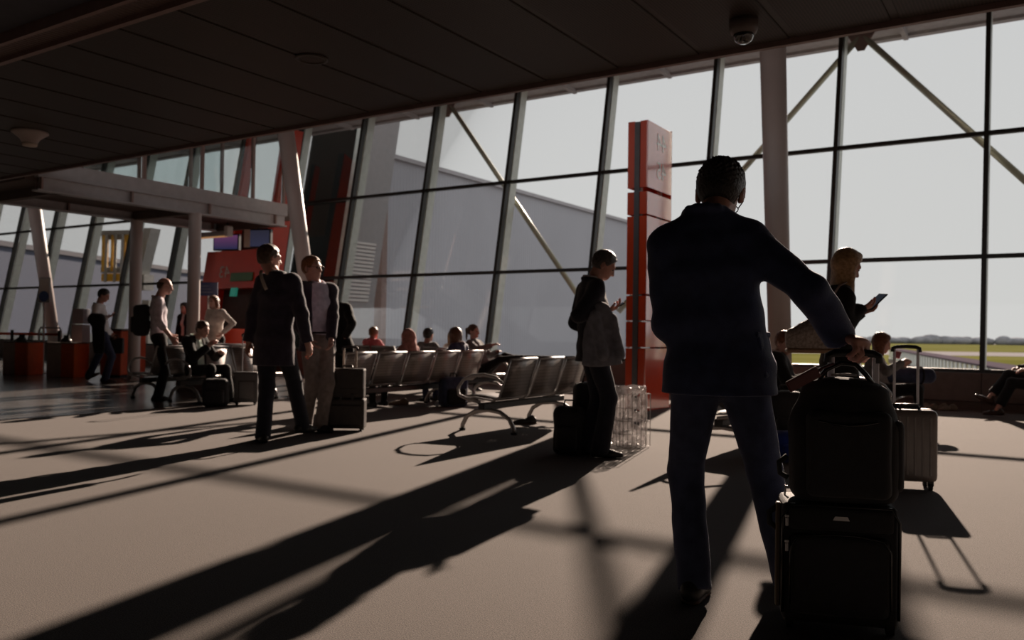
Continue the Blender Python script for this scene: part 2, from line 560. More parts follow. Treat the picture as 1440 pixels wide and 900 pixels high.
def surface(groups, h, post=None):
    lo = np.min([g.bounds()[0] for g in groups], axis=0) - 4 * h - 0.012
    hi = np.max([g.bounds()[1] for g in groups], axis=0) + 4 * h + 0.012
    n = np.ceil((hi - lo) / h).astype(int) + 1
    ax = [lo[i] + h * np.arange(n[i], dtype=np.float32) for i in range(3)]
    D = np.full(tuple(n), 0.2, dtype=np.float32)
    for g in groups:
        gl, gh = g.bounds()
        pad = g.k + g.join + 4 * h + 0.012
        i0 = np.maximum(np.floor((gl - pad - lo) / h).astype(int), 0)
        i1 = np.minimum(np.ceil((gh + pad - lo) / h).astype(int) + 1, n)
        P = np.stack(np.meshgrid(*[ax[i][i0[i]:i1[i]] for i in range(3)], indexing='ij'), axis=-1).astype(np.float32)
        E = np.full(P.shape[:3], 0.2, dtype=np.float32)
        for pr in g.prims:
            pl, ph = pr.bounds()
            pp = g.k + 4 * h + 0.012
            j0 = np.maximum(np.floor((pl - pp - lo) / h).astype(int), i0) - i0
            j1 = np.minimum(np.ceil((ph + pp - lo) / h).astype(int) + 1, i1) - i0
            sl = tuple(slice(j0[i], max(j0[i], j1[i])) for i in range(3))
            if E[sl].size:
                E[sl] = smin(E[sl], pr.d(P[sl]).astype(np.float32), g.k)
        if g.disp:
            E = E + g.disp(P)
        for (pt, nr) in g.cuts:
            nr = A3(nr)
            nr = nr / np.linalg.norm(nr)
            E = np.maximum(E, (P - A3(pt)) @ nr)
        for sb in g.sub:
            E = smax(E, -sb.d(P).astype(np.float32), g.sub_k)
        sl = tuple(slice(i0[i], i1[i]) for i in range(3))
        D[sl] = smin(D[sl], E, g.join)
    # surface nets
    S = D < 0
    cnt = np.zeros(np.array(D.shape) - 1, dtype=np.int8)
    for dx in (0, 1):
        for dy in (0, 1):
            for dz in (0, 1):
                cnt += S[dx:D.shape[0] - 1 + dx, dy:D.shape[1] - 1 + dy, dz:D.shape[2] - 1 + dz]
    act = (cnt > 0) & (cnt < 8)
    I, J, K = np.nonzero(act)
    idx = np.full(act.shape, -1, dtype=np.int64)
    idx[I, J, K] = np.arange(len(I))
    C8 = [(a, b, c) for a in (0, 1) for b in (0, 1) for c in (0, 1)]
    vals = np.stack([D[I + a, J + b, K + c] for (a, b, c) in C8], axis=1)
    pos = np.zeros((len(I), 3))
    num = np.zeros(len(I))
    for e in range(8):
        for f in range(e + 1, 8):
            da = np.array(C8[f]) - np.array(C8[e])
            if np.abs(da).sum() != 1:
                continue
            v0, v1 = vals[:, e], vals[:, f]
            m = (v0 < 0) != (v1 < 0)
            t = np.where(m, v0 / np.where(m, v0 - v1, 1), 0)
            pos += np.where(m[:, None], np.array(C8[e]) + t[:, None] * da, 0)
            num += m
    V = (pos / num[:, None] + np.stack([I, J, K], axis=1)) * h + lo
    quads = []
    for axn in range(3):
        sl0 = [slice(None)] * 3
        sl1 = [slice(None)] * 3
        sl0[axn] = slice(0, -1)
        sl1[axn] = slice(1, None)
        s0, s1 = S[tuple(sl0)], S[tuple(sl1)]
        ch = s0 != s1
        b, c = [(1, 2), (2, 0), (0, 1)][axn]
        ids = np.stack(np.nonzero(ch), axis=1)
        ok = (ids[:, b] > 0) & (ids[:, c] > 0) & (ids[:, b] < D.shape[b] - 1) & (ids[:, c] < D.shape[c] - 1)
        ids = ids[ok]
        fl = s0[tuple(ids.T)]
        def cell(db, dc):
            q = ids.copy()
            q[:, b] -= db
            q[:, c] -= dc
            return idx[tuple(q.T)]
        q = np.stack([cell(1, 1), cell(0, 1), cell(0, 0), cell(1, 0)], axis=1)
        q[~fl] = q[~fl][:, ::-1]
        quads.append(q)
    Q = np.concatenate(quads)
    Q = Q[(Q >= 0).all(axis=1)]
    return V, Q

def np_mesh(name, V, Q, m):
    me = bpy.data.meshes.new(name)
    me.vertices.add(len(V))
    me.vertices.foreach_set('co', V.astype(np.float32).ravel())
    me.loops.add(Q.size)
    me.loops.foreach_set('vertex_index', Q.astype(np.int32).ravel())
    me.polygons.add(len(Q))
    me.polygons.foreach_set('loop_start', np.arange(0, Q.size, 4, dtype=np.int32))
    me.polygons.foreach_set('use_smooth', np.ones(len(Q), dtype=bool))
    me.update(calc_edges=True)
    me.validate()
    me.materials.append(m)
    return me

def sdf_obj(name, groups, h, m, parent=None, loc=(0, 0, 0), rz=0.0):
    V, Q = surface(groups, h)
    return link(name, np_mesh(name, V, Q, m), parent, loc, rz)

def ik(a, c, l1, l2, pole):
    a, c = Vector(a), Vector(c)
    d = c - a
    L = d.length
    if L > (l1 + l2) * 0.998:
        L2 = (l1 + l2) * 0.998
        c = a + d * (L2 / L)
        d = c - a
        L = L2
    u = d / L
    x = (l1 * l1 - l2 * l2 + L * L) / (2 * L)
    hgt = math.sqrt(max(l1 * l1 - x * x, 0))
    p = Vector(pole)
    p = p - u * p.dot(u)
    p = p.normalized() if p.length > 1e-5 else Vector((0, 1, 0))
    return a + u * x + p * hgt, c

def hand_groups(w, d, pn, s, curl, spread=1.0, side=1):
    """palm, four fingers and a thumb; d = hand direction, pn = way the palm faces, side = +1 right hand"""
    d = Vector(d).normalized()
    pn = Vector(pn)
    pn = (pn - d * pn.dot(d)).normalized()
    sd_ = d.cross(pn) * side            # towards the thumb
    w = Vector(w)
    out = []
    k = w + d * 0.088 * s
    out.append(Group([Ecap(w + d * 0.012 * s, k, (0.030 * s, 0.019 * s), (0.040 * s, 0.015 * s), sd_, 0.9)], 0.02, 0.02))
    for i, (off, ln) in enumerate([(0.030, 0.92), (0.010, 1.0), (-0.011, 0.95), (-0.031, 0.78)]):
        b = k + sd_ * off * s * spread - d * (0.004 + abs(off) * 0.25) * s
        cur = d.copy()
        prims = []
        c_ = curl[i] if isinstance(curl, (list, tuple)) else curl
        ang = 0.0
        r = 0.0098 * s
        for q, seg in enumerate((0.043, 0.027, 0.022)):
            ang += c_ * (0.8, 1.0, 0.7)[q]
            cur = d * math.cos(ang) + pn * math.sin(ang)
            e = b + cur * seg * ln * s
            prims.append(Cone(b, e, r, r * 0.92))
            b = e
            r *= 0.92
        out.append(Group(prims, 0.004, 0.004))
    b = w + d * 0.028 * s + sd_ * 0.026 * s
    e1 = b + (sd_ * 0.62 + d * 0.7 + pn * 0.35).normalized() * 0.045 * s
    tc_ = curl[4] if isinstance(curl, (list, tuple)) and len(curl) > 4 else 0.4
    e2 = e1 + (sd_ * (0.35 - 0.5 * tc_) + d * 0.9 + pn * (0.2 + 1.1 * tc_)).normalized() * 0.032 * s
    out.append(Group([Cone(b, e1, 0.0145 * s, 0.0115 * s), Cone(e1, e2, 0.0112 * s, 0.0095 * s)], 0.006, 0.008))
    return out

def rot_head(yaw, pitch, roll, base=0.0):
    """rows = right, forward, up of the head"""
    R = Matrix.Rotation(base + yaw, 3, 'Z') @ Matrix.Rotation(pitch, 3, 'X') @ Matrix.Rotation(roll, 3, 'Y')
    return [list(R.col[0]), list(R.col[1]), list(R.col[2])]

def person(label, loc, rz, H=1.78, fem=False, pelvis=None, chest=None, head=None, hrot=(0, 0, 0), twist=0.0,
           wl=None, wr=None, el=(-0.5, -1, -0.3), er=(0.5, -1, -0.3), hl=None, hr=None, cl=0.45, cr_=0.45,
           fl=None, fr=None, tl=-0.15, tr=0.15, pl=0.0, pr=0.0, kl=(0, 1, 0.1), kr=(0, 1, 0.1),
           top='jacket', top_m='suit', hem=-0.16, shirt_m=None, open_front=0.0, legs_m='suit', shoe_m='shoe', hair='short', hair_m='h_brown', hair_len=0.3,
           skin='skin', h=0.012, fat=1.0, sleeve=1.0, group=None, detail=False, glasses=False, cuff=0.0, seated=False, shoes=True, flare=0.0, hair_h=None, ankle_bare=0.0, trap=0.0, loose=0.012, cuffw=0.0, hs=1.0, hands=1.0, drop=(0.0, 0.0)):
    """every joint is a world point; the thing's own origin stands on the floor under the pelvis"""
    root = thing('person', label, 'person', (loc[0], loc[1], 0), rz, group)
    s = H / 1.78
    inv = Matrix.Rotation(-rz, 3, 'Z')
    o = Vector((loc[0], loc[1], 0))
    def L(p):
        return inv @ (Vector(p) - o)
    def Ld(v):
        return Vector(v)
    X = Vector((1, 0, 0))
    pv = L(pelvis) if pelvis is not None else Vector((0, 0, 0.93 * s))
    ch = L(chest) if chest is not None else pv + Vector((0, 0, 0.52 * s))
    hd = L(head) if head is not None else ch + Vector((0, 0.03, 0.215 * s))
    sa = Matrix.Rotation(twist, 3, 'Z') @ X
    spine = (ch - pv)
    sl_ = spine.length
    ud = spine / sl_
    sw = (0.172 if not fem else 0.148) * s * (0.5 + 0.5 * fat)
    SL, SR = ch - sa * sw, ch + sa * sw
    SL.z -= drop[0]
    SR.z -= drop[1]
    hw = 0.088 * s
    HL, HR = pv - X * hw - Vector((0, 0, 0.02)), pv + X * hw - Vector((0, 0, 0.02))
    ua, fa = 0.295 * s, 0.255 * s
    th, sk = 0.435 * s, 0.42 * s
    WL = L(wl) if wl is not None else SL + Vector((-0.06, 0.05, -0.53 * s))
    WR = L(wr) if wr is not None else SR + Vector((0.06, 0.05, -0.53 * s))
    EL, WL = ik(SL, WL, ua, fa, el)
    ER, WR = ik(SR, WR, ua, fa, er)
    AL = L(fl) if fl is not None else HL + Vector((-0.02, 0, -0.83 * s))
    AR = L(fr) if fr is not None else HR + Vector((0.02, 0, -0.83 * s))
    KL, AL = ik(HL, AL, th, sk, kl)
    KR, AR = ik(HR, AR, th, sk, kr)
    Rh = rot_head(*hrot)
    sb = s
    sh = s * hs
    rx_, fy_, uz_ = [Vector(a) for a in Rh]
    def hp(x, y, z):
        return hd + rx_ * (x * sh) + fy_ * (y * sh) + uz_ * (z * sh)
    nb = ch + ud * 0.045 * s
    wf = 0.86 if fem else 1.0
    # --- body: one surface
    tw = twist
    def sp(t):
        return pv + ud * (t * sl_)
    g = []
    trunk = [(0.0, 0.150, 0.095), (0.38, 0.128, 0.085), (0.75, 0.150, 0.095), (0.97, 0.120, 0.07)]
    pr_ = []
    for (a, b) in zip(trunk, trunk[1:]):
        pr_.append(Ecap(sp(a[0]), sp(b[0]), (a[1] * s * wf * fat, a[2] * s * fat), (b[1] * s * wf * fat, b[2] * s * fat), sa.lerp(X, 1 - b[0])))
    g.append(Group(pr_, 0.03, 0.0))
    for (S_, E_, W_) in ((SL, EL, WL), (SR, ER, WR)):
        g.append(Group([Cone(S_, E_, 0.050 * s * fat, 0.038 * s), Cone(E_, W_, 0.040 * s, 0.027 * s)], 0.015, 0.03))
    for (H_, K_, A_) in ((HL, KL, AL), (HR, KR, AR)):
        g.append(Group([Cone(H_, K_, 0.080 * s * fat, 0.047 * s), Cone(K_, A_, 0.046 * s, 0.034 * s)], 0.02, 0.03))
    for nm, W_, E_, hdir, cu, sd_ in (('L', WL, EL, hl, cl, -1), ('R', WR, ER, hr, cr_, 1)):
        if hdir is None:
            d = (W_ - E_).normalized()
            pn = Vector((-sd_, 0.15, 0)) if abs(d.z) > 0.6 else Vector((-sd_ * 0.5, 0, -1))
        else:
            d, pn = inv @ Vector(hdir[0]), inv @ Vector(hdir[1])
        g += hand_groups(W_, d, pn, s * hands * (0.92 if fem else 1.0), cu, side=sd_)
    # neck and head
    nr = 0.046 if fem else 0.057
    g.append(Group([Cone(nb - ud * 0.03 * s, hp(0, -0.022, -0.055), (nr + 0.008) * s, nr * s)], 0.02, 0.03))
    face = [Ell(hp(0, -0.012, 0.030), Rh, np.array([0.074, 0.094, 0.086]) * sh),
            Ell(hp(0, 0.028, -0.040), Rh, np.array([0.058, 0.066, 0.072]) * sh),
            Ell(hp(0, 0.060, -0.090), Rh, np.array([0.028, 0.024, 0.022]) * sh),
            Cone(hp(-0.034, 0.078, 0.018), hp(0.034, 0.078, 0.018), 0.013 * sh, 0.013 * sh)]
    g.append(Group(face, 0.03, 0.02, sub=[Ell(hp(sx * 0.031, 0.101, -0.002), Rh, np.array([0.017, 0.016, 0.011]) * sh) for sx in (-1, 1)], sub_k=0.012))
    g.append(Group([Cone(hp(0, 0.088, 0.006), hp(0, 0.108, -0.036), 0.009 * sh, 0.0135 * sh), Ell(hp(0, 0.098, -0.040), Rh, np.array([0.018, 0.012, 0.009]) * sh)], 0.01, 0.008))
    g.append(Group([Ell(hp(0, 0.084, -0.064), Rh, np.array([0.023, 0.013, 0.0065]) * sh), Ell(hp(0, 0.083, -0.075), Rh, np.array([0.021, 0.013, 0.007]) * sh)], 0.003, 0.005))
    for sx in (-1, 1):
        Re = rot_head(hrot[0] + sx * -0.35, hrot[1] - 0.12, hrot[2])
        g.append(Group([Ell(hp(sx * 0.084, -0.012, -0.012), Re, np.array([0.009, 0.021, 0.034]) * sh), Ell(hp(sx * 0.077, -0.004, -0.034), Re, np.array([0.010, 0.011, 0.014]) * sh)], 0.006, 0.006,
                       sub=[Ell(hp(sx * 0.093, -0.006, -0.006), Re, np.array([0.006, 0.010, 0.018]) * sh)], sub_k=0.004))
    sdf_obj('body', g, h, MT[skin], root)
    # eyes
    eb = MB()
    for sx in (-1, 1):
        e = MB()
        c = hp(sx * 0.031, 0.0815, -0.002)
        e.lathe([(0.0001, -0.010 * s), (0.007 * s, -0.007 * s), (0.0105 * s, 0), (0.007 * s, 0.007 * s), (0.0001, 0.010 * s)], 10, c)
        obj('eye', e, MT['eye'], root, smooth=True)
    # --- hair
    if hair in ('short', 'crop', 'spiky', 'long', 'bob', 'pony', 'fringe'):
        th_ = {'short': 0.013, 'crop': 0.008, 'spiky': 0.015, 'long': 0.016, 'bob': 0.018, 'pony': 0.011, 'fringe': 0.006}[hair]
        r = np.array([0.076 + th_, 0.096 + th_, 0.088 + th_]) * sh
        pr_ = [Ell(hp(0, -0.014, 0.031), Rh, r), Ell(hp(0, -0.045, -0.015), Rh, np.array([0.066 + th_ * 0.6, 0.058 + th_ * 0.5, 0.060]) * sh)]
        if hair == 'spiky':
            pr_.append(Ell(hp(0.0, 0.035, 0.085), Rh, np.array([0.062, 0.062, 0.045]) * sh))
        fwd = fy_ * 0.86 - uz_ * 0.52
        cuts = [(hp(0, 0.050 if hair != 'fringe' else -0.01, 0.035), fwd)]
        if hair not in ('long', 'bob'):
            cuts.append((hp(0, -0.05, -0.062), -uz_ - fy_ * 0.1))
        sub = []
        if hair not in ('long', 'bob'):
            sub = [Ell(hp(sx * 0.088, 0.010, -0.030), Rh, np.array([0.028, 0.040, 0.045]) * sh) for sx in (-1, 1)]
        dsp = tufts({'spiky': 0.0060, 'short': 0.0026, 'crop': 0.0015}.get(hair, 0.002), 0.95 if h < 0.009 else 0.45, z0=(hd.z + 0.035) if hair == 'spiky' else None)
        hg = [Group(pr_, 0.02, 0.0, cuts=cuts, sub=sub, sub_k=0.01, disp=dsp)]
        if hair == 'fringe':
            hg[0].cuts = [(hp(0, -0.015, 0.02), fwd), (hp(0, 0, 0.045), uz_), (hp(0, -0.05, -0.062), -uz_)]
        if hair in ('long', 'bob'):
            ln = hair_len if hair == 'long' else 0.12
            ds = Vector((0, 0, -1)) * 0.9 - uz_ * 0.1
            back = hp(0, -0.075, 0.0)
            strands = [Ecap(back, back + ds * (0.10 + ln) * sh - fy_ * 0.015, (0.075 * sh, 0.035 * sh), (0.085 * sh, 0.022 * sh), rx_)]
            for sx in (-1, 1):
                a = hp(sx * 0.070, -0.028, 0.03)
                b = a + ds * (0.09 + ln * 0.8) * sh + rx_ * sx * 0.012
                strands.append(Ecap(a, b, (0.020 * sh, 0.050 * sh), (0.024 * sh, 0.034 * sh), rx_))
                strands.append(Cone(hp(sx * 0.030, 0.045, 0.095), hp(sx * 0.078, 0.008, -0.01), 0.022 * sh, 0.016 * sh))
            hg.append(Group(strands, 0.02, 0.025, disp=wrinkle(0.003, 2.2, 1.0)))
        if hair == 'pony':
            a = hp(0, -0.105, 0.035)
            hg.append(Group([Cone(a, a - uz_ * 0.0 - fy_ * 0.03, 0.022 * sh, 0.028 * sh), Cone(a - fy_ * 0.03, a - fy_ * 0.035 - Vector((0, 0, 0.17)), 0.030 * sh, 0.014 * sh)], 0.01, 0.01))
        sdf_obj('hair', hg, hair_h or h * 0.8, MT[hair_m], root)
    elif hair == 'scarf':
        pr_ = [Ell(hp(0, -0.012, 0.028), Rh, np.array([0.092, 0.108, 0.106]) * sh), Ecap(hp(0, -0.03, -0.02), hp(0, -0.03, -0.20), (0.10 * sh, 0.10 * sh), (0.15 * sh, 0.11 * sh), rx_)]
        sdf_obj('headscarf', [Group(pr_, 0.04, 0.0, cuts=[(hp(0, 0.055, 0.0), fy_)], disp=wrinkle(0.005, 1.6, 2.0))], h, MT[hair_m], root)
    if glasses:
        gb = MB()
        for sx in (-1, 1):
            gb.tube([hp(sx * (0.033 + 0.022 * math.cos(a)), 0.108, -0.003 + 0.017 * math.sin(a)) for a in [2 * math.pi * i / 14 for i in range(14)]], 0.0022 * s, 6, True)
            gb.tube([hp(sx * 0.055, 0.106, 0.002), hp(sx * 0.078, 0.06, 0.004), hp(sx * 0.083, -0.005, 0.004), hp(sx * 0.082, -0.03, -0.012)], 0.0026 * s, 6)
        gb.tube([hp(-0.011, 0.109, 0.0), hp(0, 0.112, 0.004), hp(0.011, 0.109, 0.0)], 0.002 * s, 6)
        obj('eyeglasses', gb, MT['black'], root, smooth=True)
    # --- trousers
    lg = []
    waist = pv + ud * 0.10 * s
    lg.append(Group([Ecap(HL + Vector((0.02, 0, 0)), HR - Vector((0.02, 0, 0)), (0.098 * s * fat, 0.105 * s * fat), (0.098 * s * fat, 0.105 * s * fat), Vector((0, 1, 0))),
                     Ecap(pv - Vector((0, 0, 0.02)), waist + ud * 0.03, (0.165 * s * wf * fat, 0.112 * s * fat), (0.148 * s * wf * fat, 0.102 * s * fat), X)], 0.04, 0.0,
                    cuts=[(waist, ud)], disp=wrinkle(0.002, 1.0, 3.0)))
    for q, (H_, K_, A_) in enumerate(((HL, KL, AL), (HR, KR, AR))):
        ax_ = (A_ - K_).normalized()
        end = A_ + ax_ * 0.10
        hm = A_ + ax_ * (0.045 - ankle_bare) * s
        kr_ = 0.070 if not fem else 0.058
        ar_ = (0.066 if not fem else 0.046) + flare
        lg.append(Group([Cone(H_, K_, 0.098 * s * fat * (0.95 if fem else 1), kr_ * s), Cone(K_, end, kr_ * s, ar_ * s)], 0.025, 0.035,
                        cuts=[(hm, ax_)], disp=wrinkle(0.0035 if not fem else 0.002, 1.0, 5.0 + q)))
    sdf_obj('trousers', lg, h, MT[legs_m], root)
    # --- shoes
    if shoes:
        for (A_, tz, pt, K_) in ((AL, tl, pl, KL), (AR, tr, pr, KR)):
            R = Matrix.Rotation(-tz, 3, 'Z') @ Matrix.Rotation(-pt, 3, 'X')
            f, sdv, uu = R.col[1], R.col[0], R.col[2]
            c = A_ - uu * 0.075 * s
            q = s * (0.90 if fem else 1.0)
            pr_ = [Ecap(c - f * 0.055 * q + uu * 0.03 * q, c + f * 0.09 * q + uu * 0.022 * q, (0.036 * q, 0.040 * q), (0.045 * q, 0.034 * q), sdv, 1.0),
                   Ecap(c + f * 0.08 * q + uu * 0.02 * q, c + f * 0.165 * q + uu * 0.016 * q, (0.045 * q, 0.034 * q), (0.030 * q, 0.024 * q), sdv, 1.0),
                   Cone(c - f * 0.03 * q + uu * 0.05 * q, c - f * 0.015 * q + uu * 0.10 * q, 0.038 * q, 0.036 * q)]
            so = sdf_obj('shoe', [Group(pr_, 0.03, 0.0, cuts=[(c - uu * 0.005 * q, -uu)])], min(h, 0.009), MT[shoe_m], root)
            if detail:
                sl2 = [Ecap(c - f * 0.055 * q, c + f * 0.09 * q, (0.040 * q, 0.012), (0.048 * q, 0.012), sdv, 3.0), Ecap(c + f * 0.08 * q, c + f * 0.17 * q, (0.048 * q, 0.012), (0.032 * q, 0.012), sdv, 3.0)]
                sdf_obj('sole', [Group(sl2, 0.01, 0.0, cuts=[(c + uu * 0.008, uu), (c - uu * 0.008, -uu)])], 0.006, MT['sole'], so)
    # --- upper clothing
    def torso(grow, hem_, mm, name, arms=True, opening=0.0, amp=0.003, sleeve_=1.0, collar=False, loose=0.0, crad=0.074, cdrop=0.0):
        gw = grow
        hp_ = pv + Vector((0, 0, hem_)) if not seated else pv + ud * hem_
        st = [(hp_, 0.172 + loose, 0.120 + loose), (pv + Vector((0, 0, 0.0)), 0.165, 0.112), (sp(0.38), 0.142, 0.098), (sp(0.75), 0.166, 0.108), (sp(0.96), 0.135, 0.082), (sp(1.08), 0.070, 0.062)]
        if hem_ > 0.025:
            st[0] = (hp_, 0.146, 0.098)
            st[1] = (hp_ + Vector((0, 0, 0.02)), 0.144, 0.098)
        elif loose > 0.02:
            st[1] = (st[1][0], st[1][1] + loose * 0.8, st[1][2] + loose * 0.6)
            st[2] = (st[2][0], st[2][1] + loose * 0.5, st[2][2] + loose * 0.4)
        if fem:
            st[2] = (sp(0.38), 0.128, 0.092)
        if abs(hem_) < 0.025:
            st[1] = (hp_, st[0][1], st[0][2])
            st = st[1:]
        st0 = st[0][0]
        prs = []
        for (a, b) in zip(st, st[1:]):
            prs.append(Ecap(a[0], b[0], ((a[1] * wf * fat + gw) * s, (a[2] * fat + gw) * s), ((b[1] * wf * fat + gw) * s, (b[2] * fat + gw) * s), X if a[0] is st0 else sa.lerp(X, 0.25)))
        for S_ in (SL, SR):
            prs.append(Cone(nb + ud * (0.006 + trap) * s, S_ + (ch - S_) * 0.18 + ud * (0.012 + trap * 0.25) * s, (0.050 if fem else 0.056) * s + gw * 0.5, (0.050 if fem else 0.056) * s + gw * 0.5))
        if fem:
            for sx in (-1, 1):
                prs.append(Ell(sp(0.70) + sa * sx * 0.065 * s + Vector((0, 0.085, 0)) * s, np.eye(3), np.array([0.06, 0.05, 0.06]) * s))
        sub = []
        if opening > 0:
            fdir = Vector((-sa.y, sa.x, 0))
            side_ = sa
            c1, c2 = sp(1.16) + fdir * 0.15 * s, sp(0.35) + fdir * 0.15 * s
            sub.append(Ecap(c1, c2, (opening * 0.75 * s, 0.13 * s), (opening * 0.8 * s, 0.10 * s), side_, 0.3))
            sub.append(Ecap(c2, pv + fdir * 0.16 * s + Vector((0, 0, hem_ - 0.1)), (opening * 0.8 * s, 0.10 * s), (opening * 1.2 * s, 0.12 * s), side_, 0.3))
        cut_n = Vector((0, 0, -1)) if not seated else -ud
        gg = [Group(prs, 0.05, 0.0, cuts=[(hp_, cut_n), (nb + ud * (0.030 + trap) * s, ud)], sub=sub, sub_k=0.008, disp=wrinkle(amp, 1.0, 0.3))]
        if arms:
            for q, (S_, E_, W_) in enumerate(((SL, EL, WL), (SR, ER, WR))):
                fa_ = (W_ - E_).normalized()
                cu_ = E_ + (W_ - E_) * sleeve_ if sleeve_ < 1 else W_ + fa_ * 0.005
                a0 = (0.062 if fem else 0.068) * fat + gw * 0.6
                S2 = S_ + (ch - S_) * 0.08
                gg.append(Group([Cone(S2, E_, a0 * s, (0.048 + gw * 0.9) * s * (0.9 if fem else 1)), Cone(E_, W_ + fa_ * 0.06, (0.050 + gw * 0.8 + cuffw * 0.5) * s * (0.9 if fem else 1), (0.040 + gw * 0.7 + cuffw) * s * (0.9 if fem else 1))],
                                0.02, 0.045, cuts=[(cu_, fa_)], disp=wrinkle(amp * 1.6, 1.25, 1.0 + q)))
        if collar:
            pts = []
            for i in range(9):
                a = math.radians(-130 + 260 * i / 8) - math.pi / 2
                pts.append(nb + ud * (0.028 + trap - cdrop + 0.012 * math.cos(math.radians(-130 + 260 * i / 8))) * s + sa * (crad * math.cos(a)) * s + Vector((-sa.y, sa.x, 0)) * ((crad - 0.002) * math.sin(a)) * s)
            gg.append(Group([Cone(a, b, 0.015 * s, 0.015 * s) for a, b in zip(pts, pts[1:])], 0.01, 0.012))
        return sdf_obj(name, gg, h, MT[mm], root)
    if top == 'jacket':
        if shirt_m:
            torso(0.002, 0.05 if not seated else 0.0, shirt_m, 'shirt', arms=False, collar=True, amp=0.0015, crad=0.062, cdrop=-0.012)
        torso(0.016, hem, top_m, 'jacket', opening=open_front, collar=True, amp=0.003, loose=loose)
    elif top == 'shirt':
        torso(0.006, hem, top_m, 'shirt', collar=True, amp=0.003, sleeve_=sleeve)
    else:
        torso(0.012, hem, top_m, top, collar=False, amp=0.003, sleeve_=sleeve)
    root['joints'] = 0
    del root['joints']
    return dict(root=root, pv=pv, ch=ch, hd=hd, WL=WL, WR=WR, EL=EL, ER=ER, hp=hp, inv=inv, o=o, Rh=Rh, ud=ud, sa=sa, s=s, KL=KL, KR=KR)

# ------------------------------------------------------------------ the setting: floor, ceilings, glass facade, roof, walls
W0, W1, NB = -38.0, 11.0, -9.0
LEAN, NF = 0.185, 14.3

def gplate(name, w0, w1, n0, n1, z0, z1, m, parent=None):
    mb = MB().box(w0, w1, n0, n1, z0, z1)
    return obj(name, mb, m, parent, (0, 0, 0), 0 if parent else ANG)

struct(gplate('floor', -9.85, W1, NB, 14.6, -0.2, 0.0, MT['carpet']))
struct(gplate('floor.001', W0, -9.85, NB, 14.6, -0.2, 0.0, MT['stone']))
struct(gplate('wall_back', W0, W1, NB - 0.3, NB, 0.0, 7.0, MT['wall']))
struct(gplate('wall_right', W1, W1 + 0.3, NB, 14.6, 0.0, 7.0, MT['wall']))
struct(gplate('wall_left', W0 - 0.3, W0, NB, 14.6, 0.0, 7.0, MT['wall']))
rf = sroot('roof', ANG)
gplate('roof_slab', W0, W1, 2.0, 15.5, 6.95, 7.2, MT['roof'], rf)
gplate('head_beam', W0, W1, 15.08, 15.42, 6.42, 6.95, MT['roof'], rf)
gplate('eave', W0, W1, 15.62, 16.35, 6.52, 6.95, MT['eave'], rf)
gplate('gutter', W0, W1, 16.35, 16.5, 6.47, 6.9, MT['eave'], rf)
br = MB().box(-0.04, 0.04, 15.45, 16.42, 6.42, 6.52).mesh('eave_bracket', MT['eave'])
for k in range(-4, 17):
    link('eave_bracket', br, rf, (-(0.925 + 2.255 * k) + 0.9, 0, 0))

ce = sroot('ceiling', ANG)
N0, N1, HC = 3.74, 6.71, 3.40
gplate('slab', W0, W1, NB, N1 - 0.05, HC + 0.09, HC + 0.30, MT['dark'], ce)
PW = 0.74
pm = MB().box(-PW / 2 + 0.03, PW / 2 - 0.03, N0 + 0.02, N1 - 0.02, HC, HC + 0.03, 0.004).mesh('ceiling_panel', MT['ceil'])
rm = MB().box(-0.028, 0.028, N0 + 0.02, N1 - 0.02, HC + 0.010, HC + 0.05).mesh('ceiling_rib', MT['rib'])
kx = int((W1 - W0) / PW)
for k in range(kx):
    w = W0 + PW * (k + 0.5)
    link('ceiling_panel', pm, ce, (w, 0, 0))
    link('ceiling_rib', rm, ce, (w + PW / 2, 0, 0))
et = MB().box(W0, W1, N1, N1 + 0.05, HC - 0.035, HC + 0.10)
obj('edge_trim', et, MT['trim'], ce)
et = MB().box(W0, W1, N1 + 0.05, N1 + 0.09, HC + 0.01, HC + 0.32)
obj('edge_fascia', et, MT['trim'], ce)
et = MB().box(W0, W1, N0 - 0.03, N0 + 0.02, HC - 0.03, HC + 0.10)
et.box(W0, W1, N0 - 0.26, N0 - 0.22, HC - 0.015, HC + 0.10)
obj('edge_trim', et, MT['trim'], ce)
gplate('slotted_strip', W0, W1, N0 - 0.22, N0 - 0.03, HC + 0.01, HC + 0.04, ridges(mat('slotted_metal', (0.14, 0.095, 0.085), rough=0.5, metal=0.2), 6.0, 0.02, 0.9), ce)
struct(gplate('ceiling.001', W0, W1, NB, N0 - 0.27, HC + 0.07, HC + 0.088, mat('navy_ceiling', (0.06, 0.065, 0.085), rough=0.8, var=0.06)))

wf_ = sroot('wall_front', ANG)
ZR = [0.575, 2.33, 4.30, 6.42]
WK = [-(0.925 + 2.255 * k) for k in range(-5, 17)]       # mullion positions along the glass

def lean_box(w0, w1, d0, d1, z0, z1):
    p = lambda w, d, z: (w, NF + LEAN * z + d, z)
    return MB().hexa([p(w0, d0, z0), p(w1, d0, z0), p(w1, d1, z0), p(w0, d1, z0), p(w0, d0, z1), p(w1, d0, z1), p(w1, d1, z1), p(w0, d1, z1)])

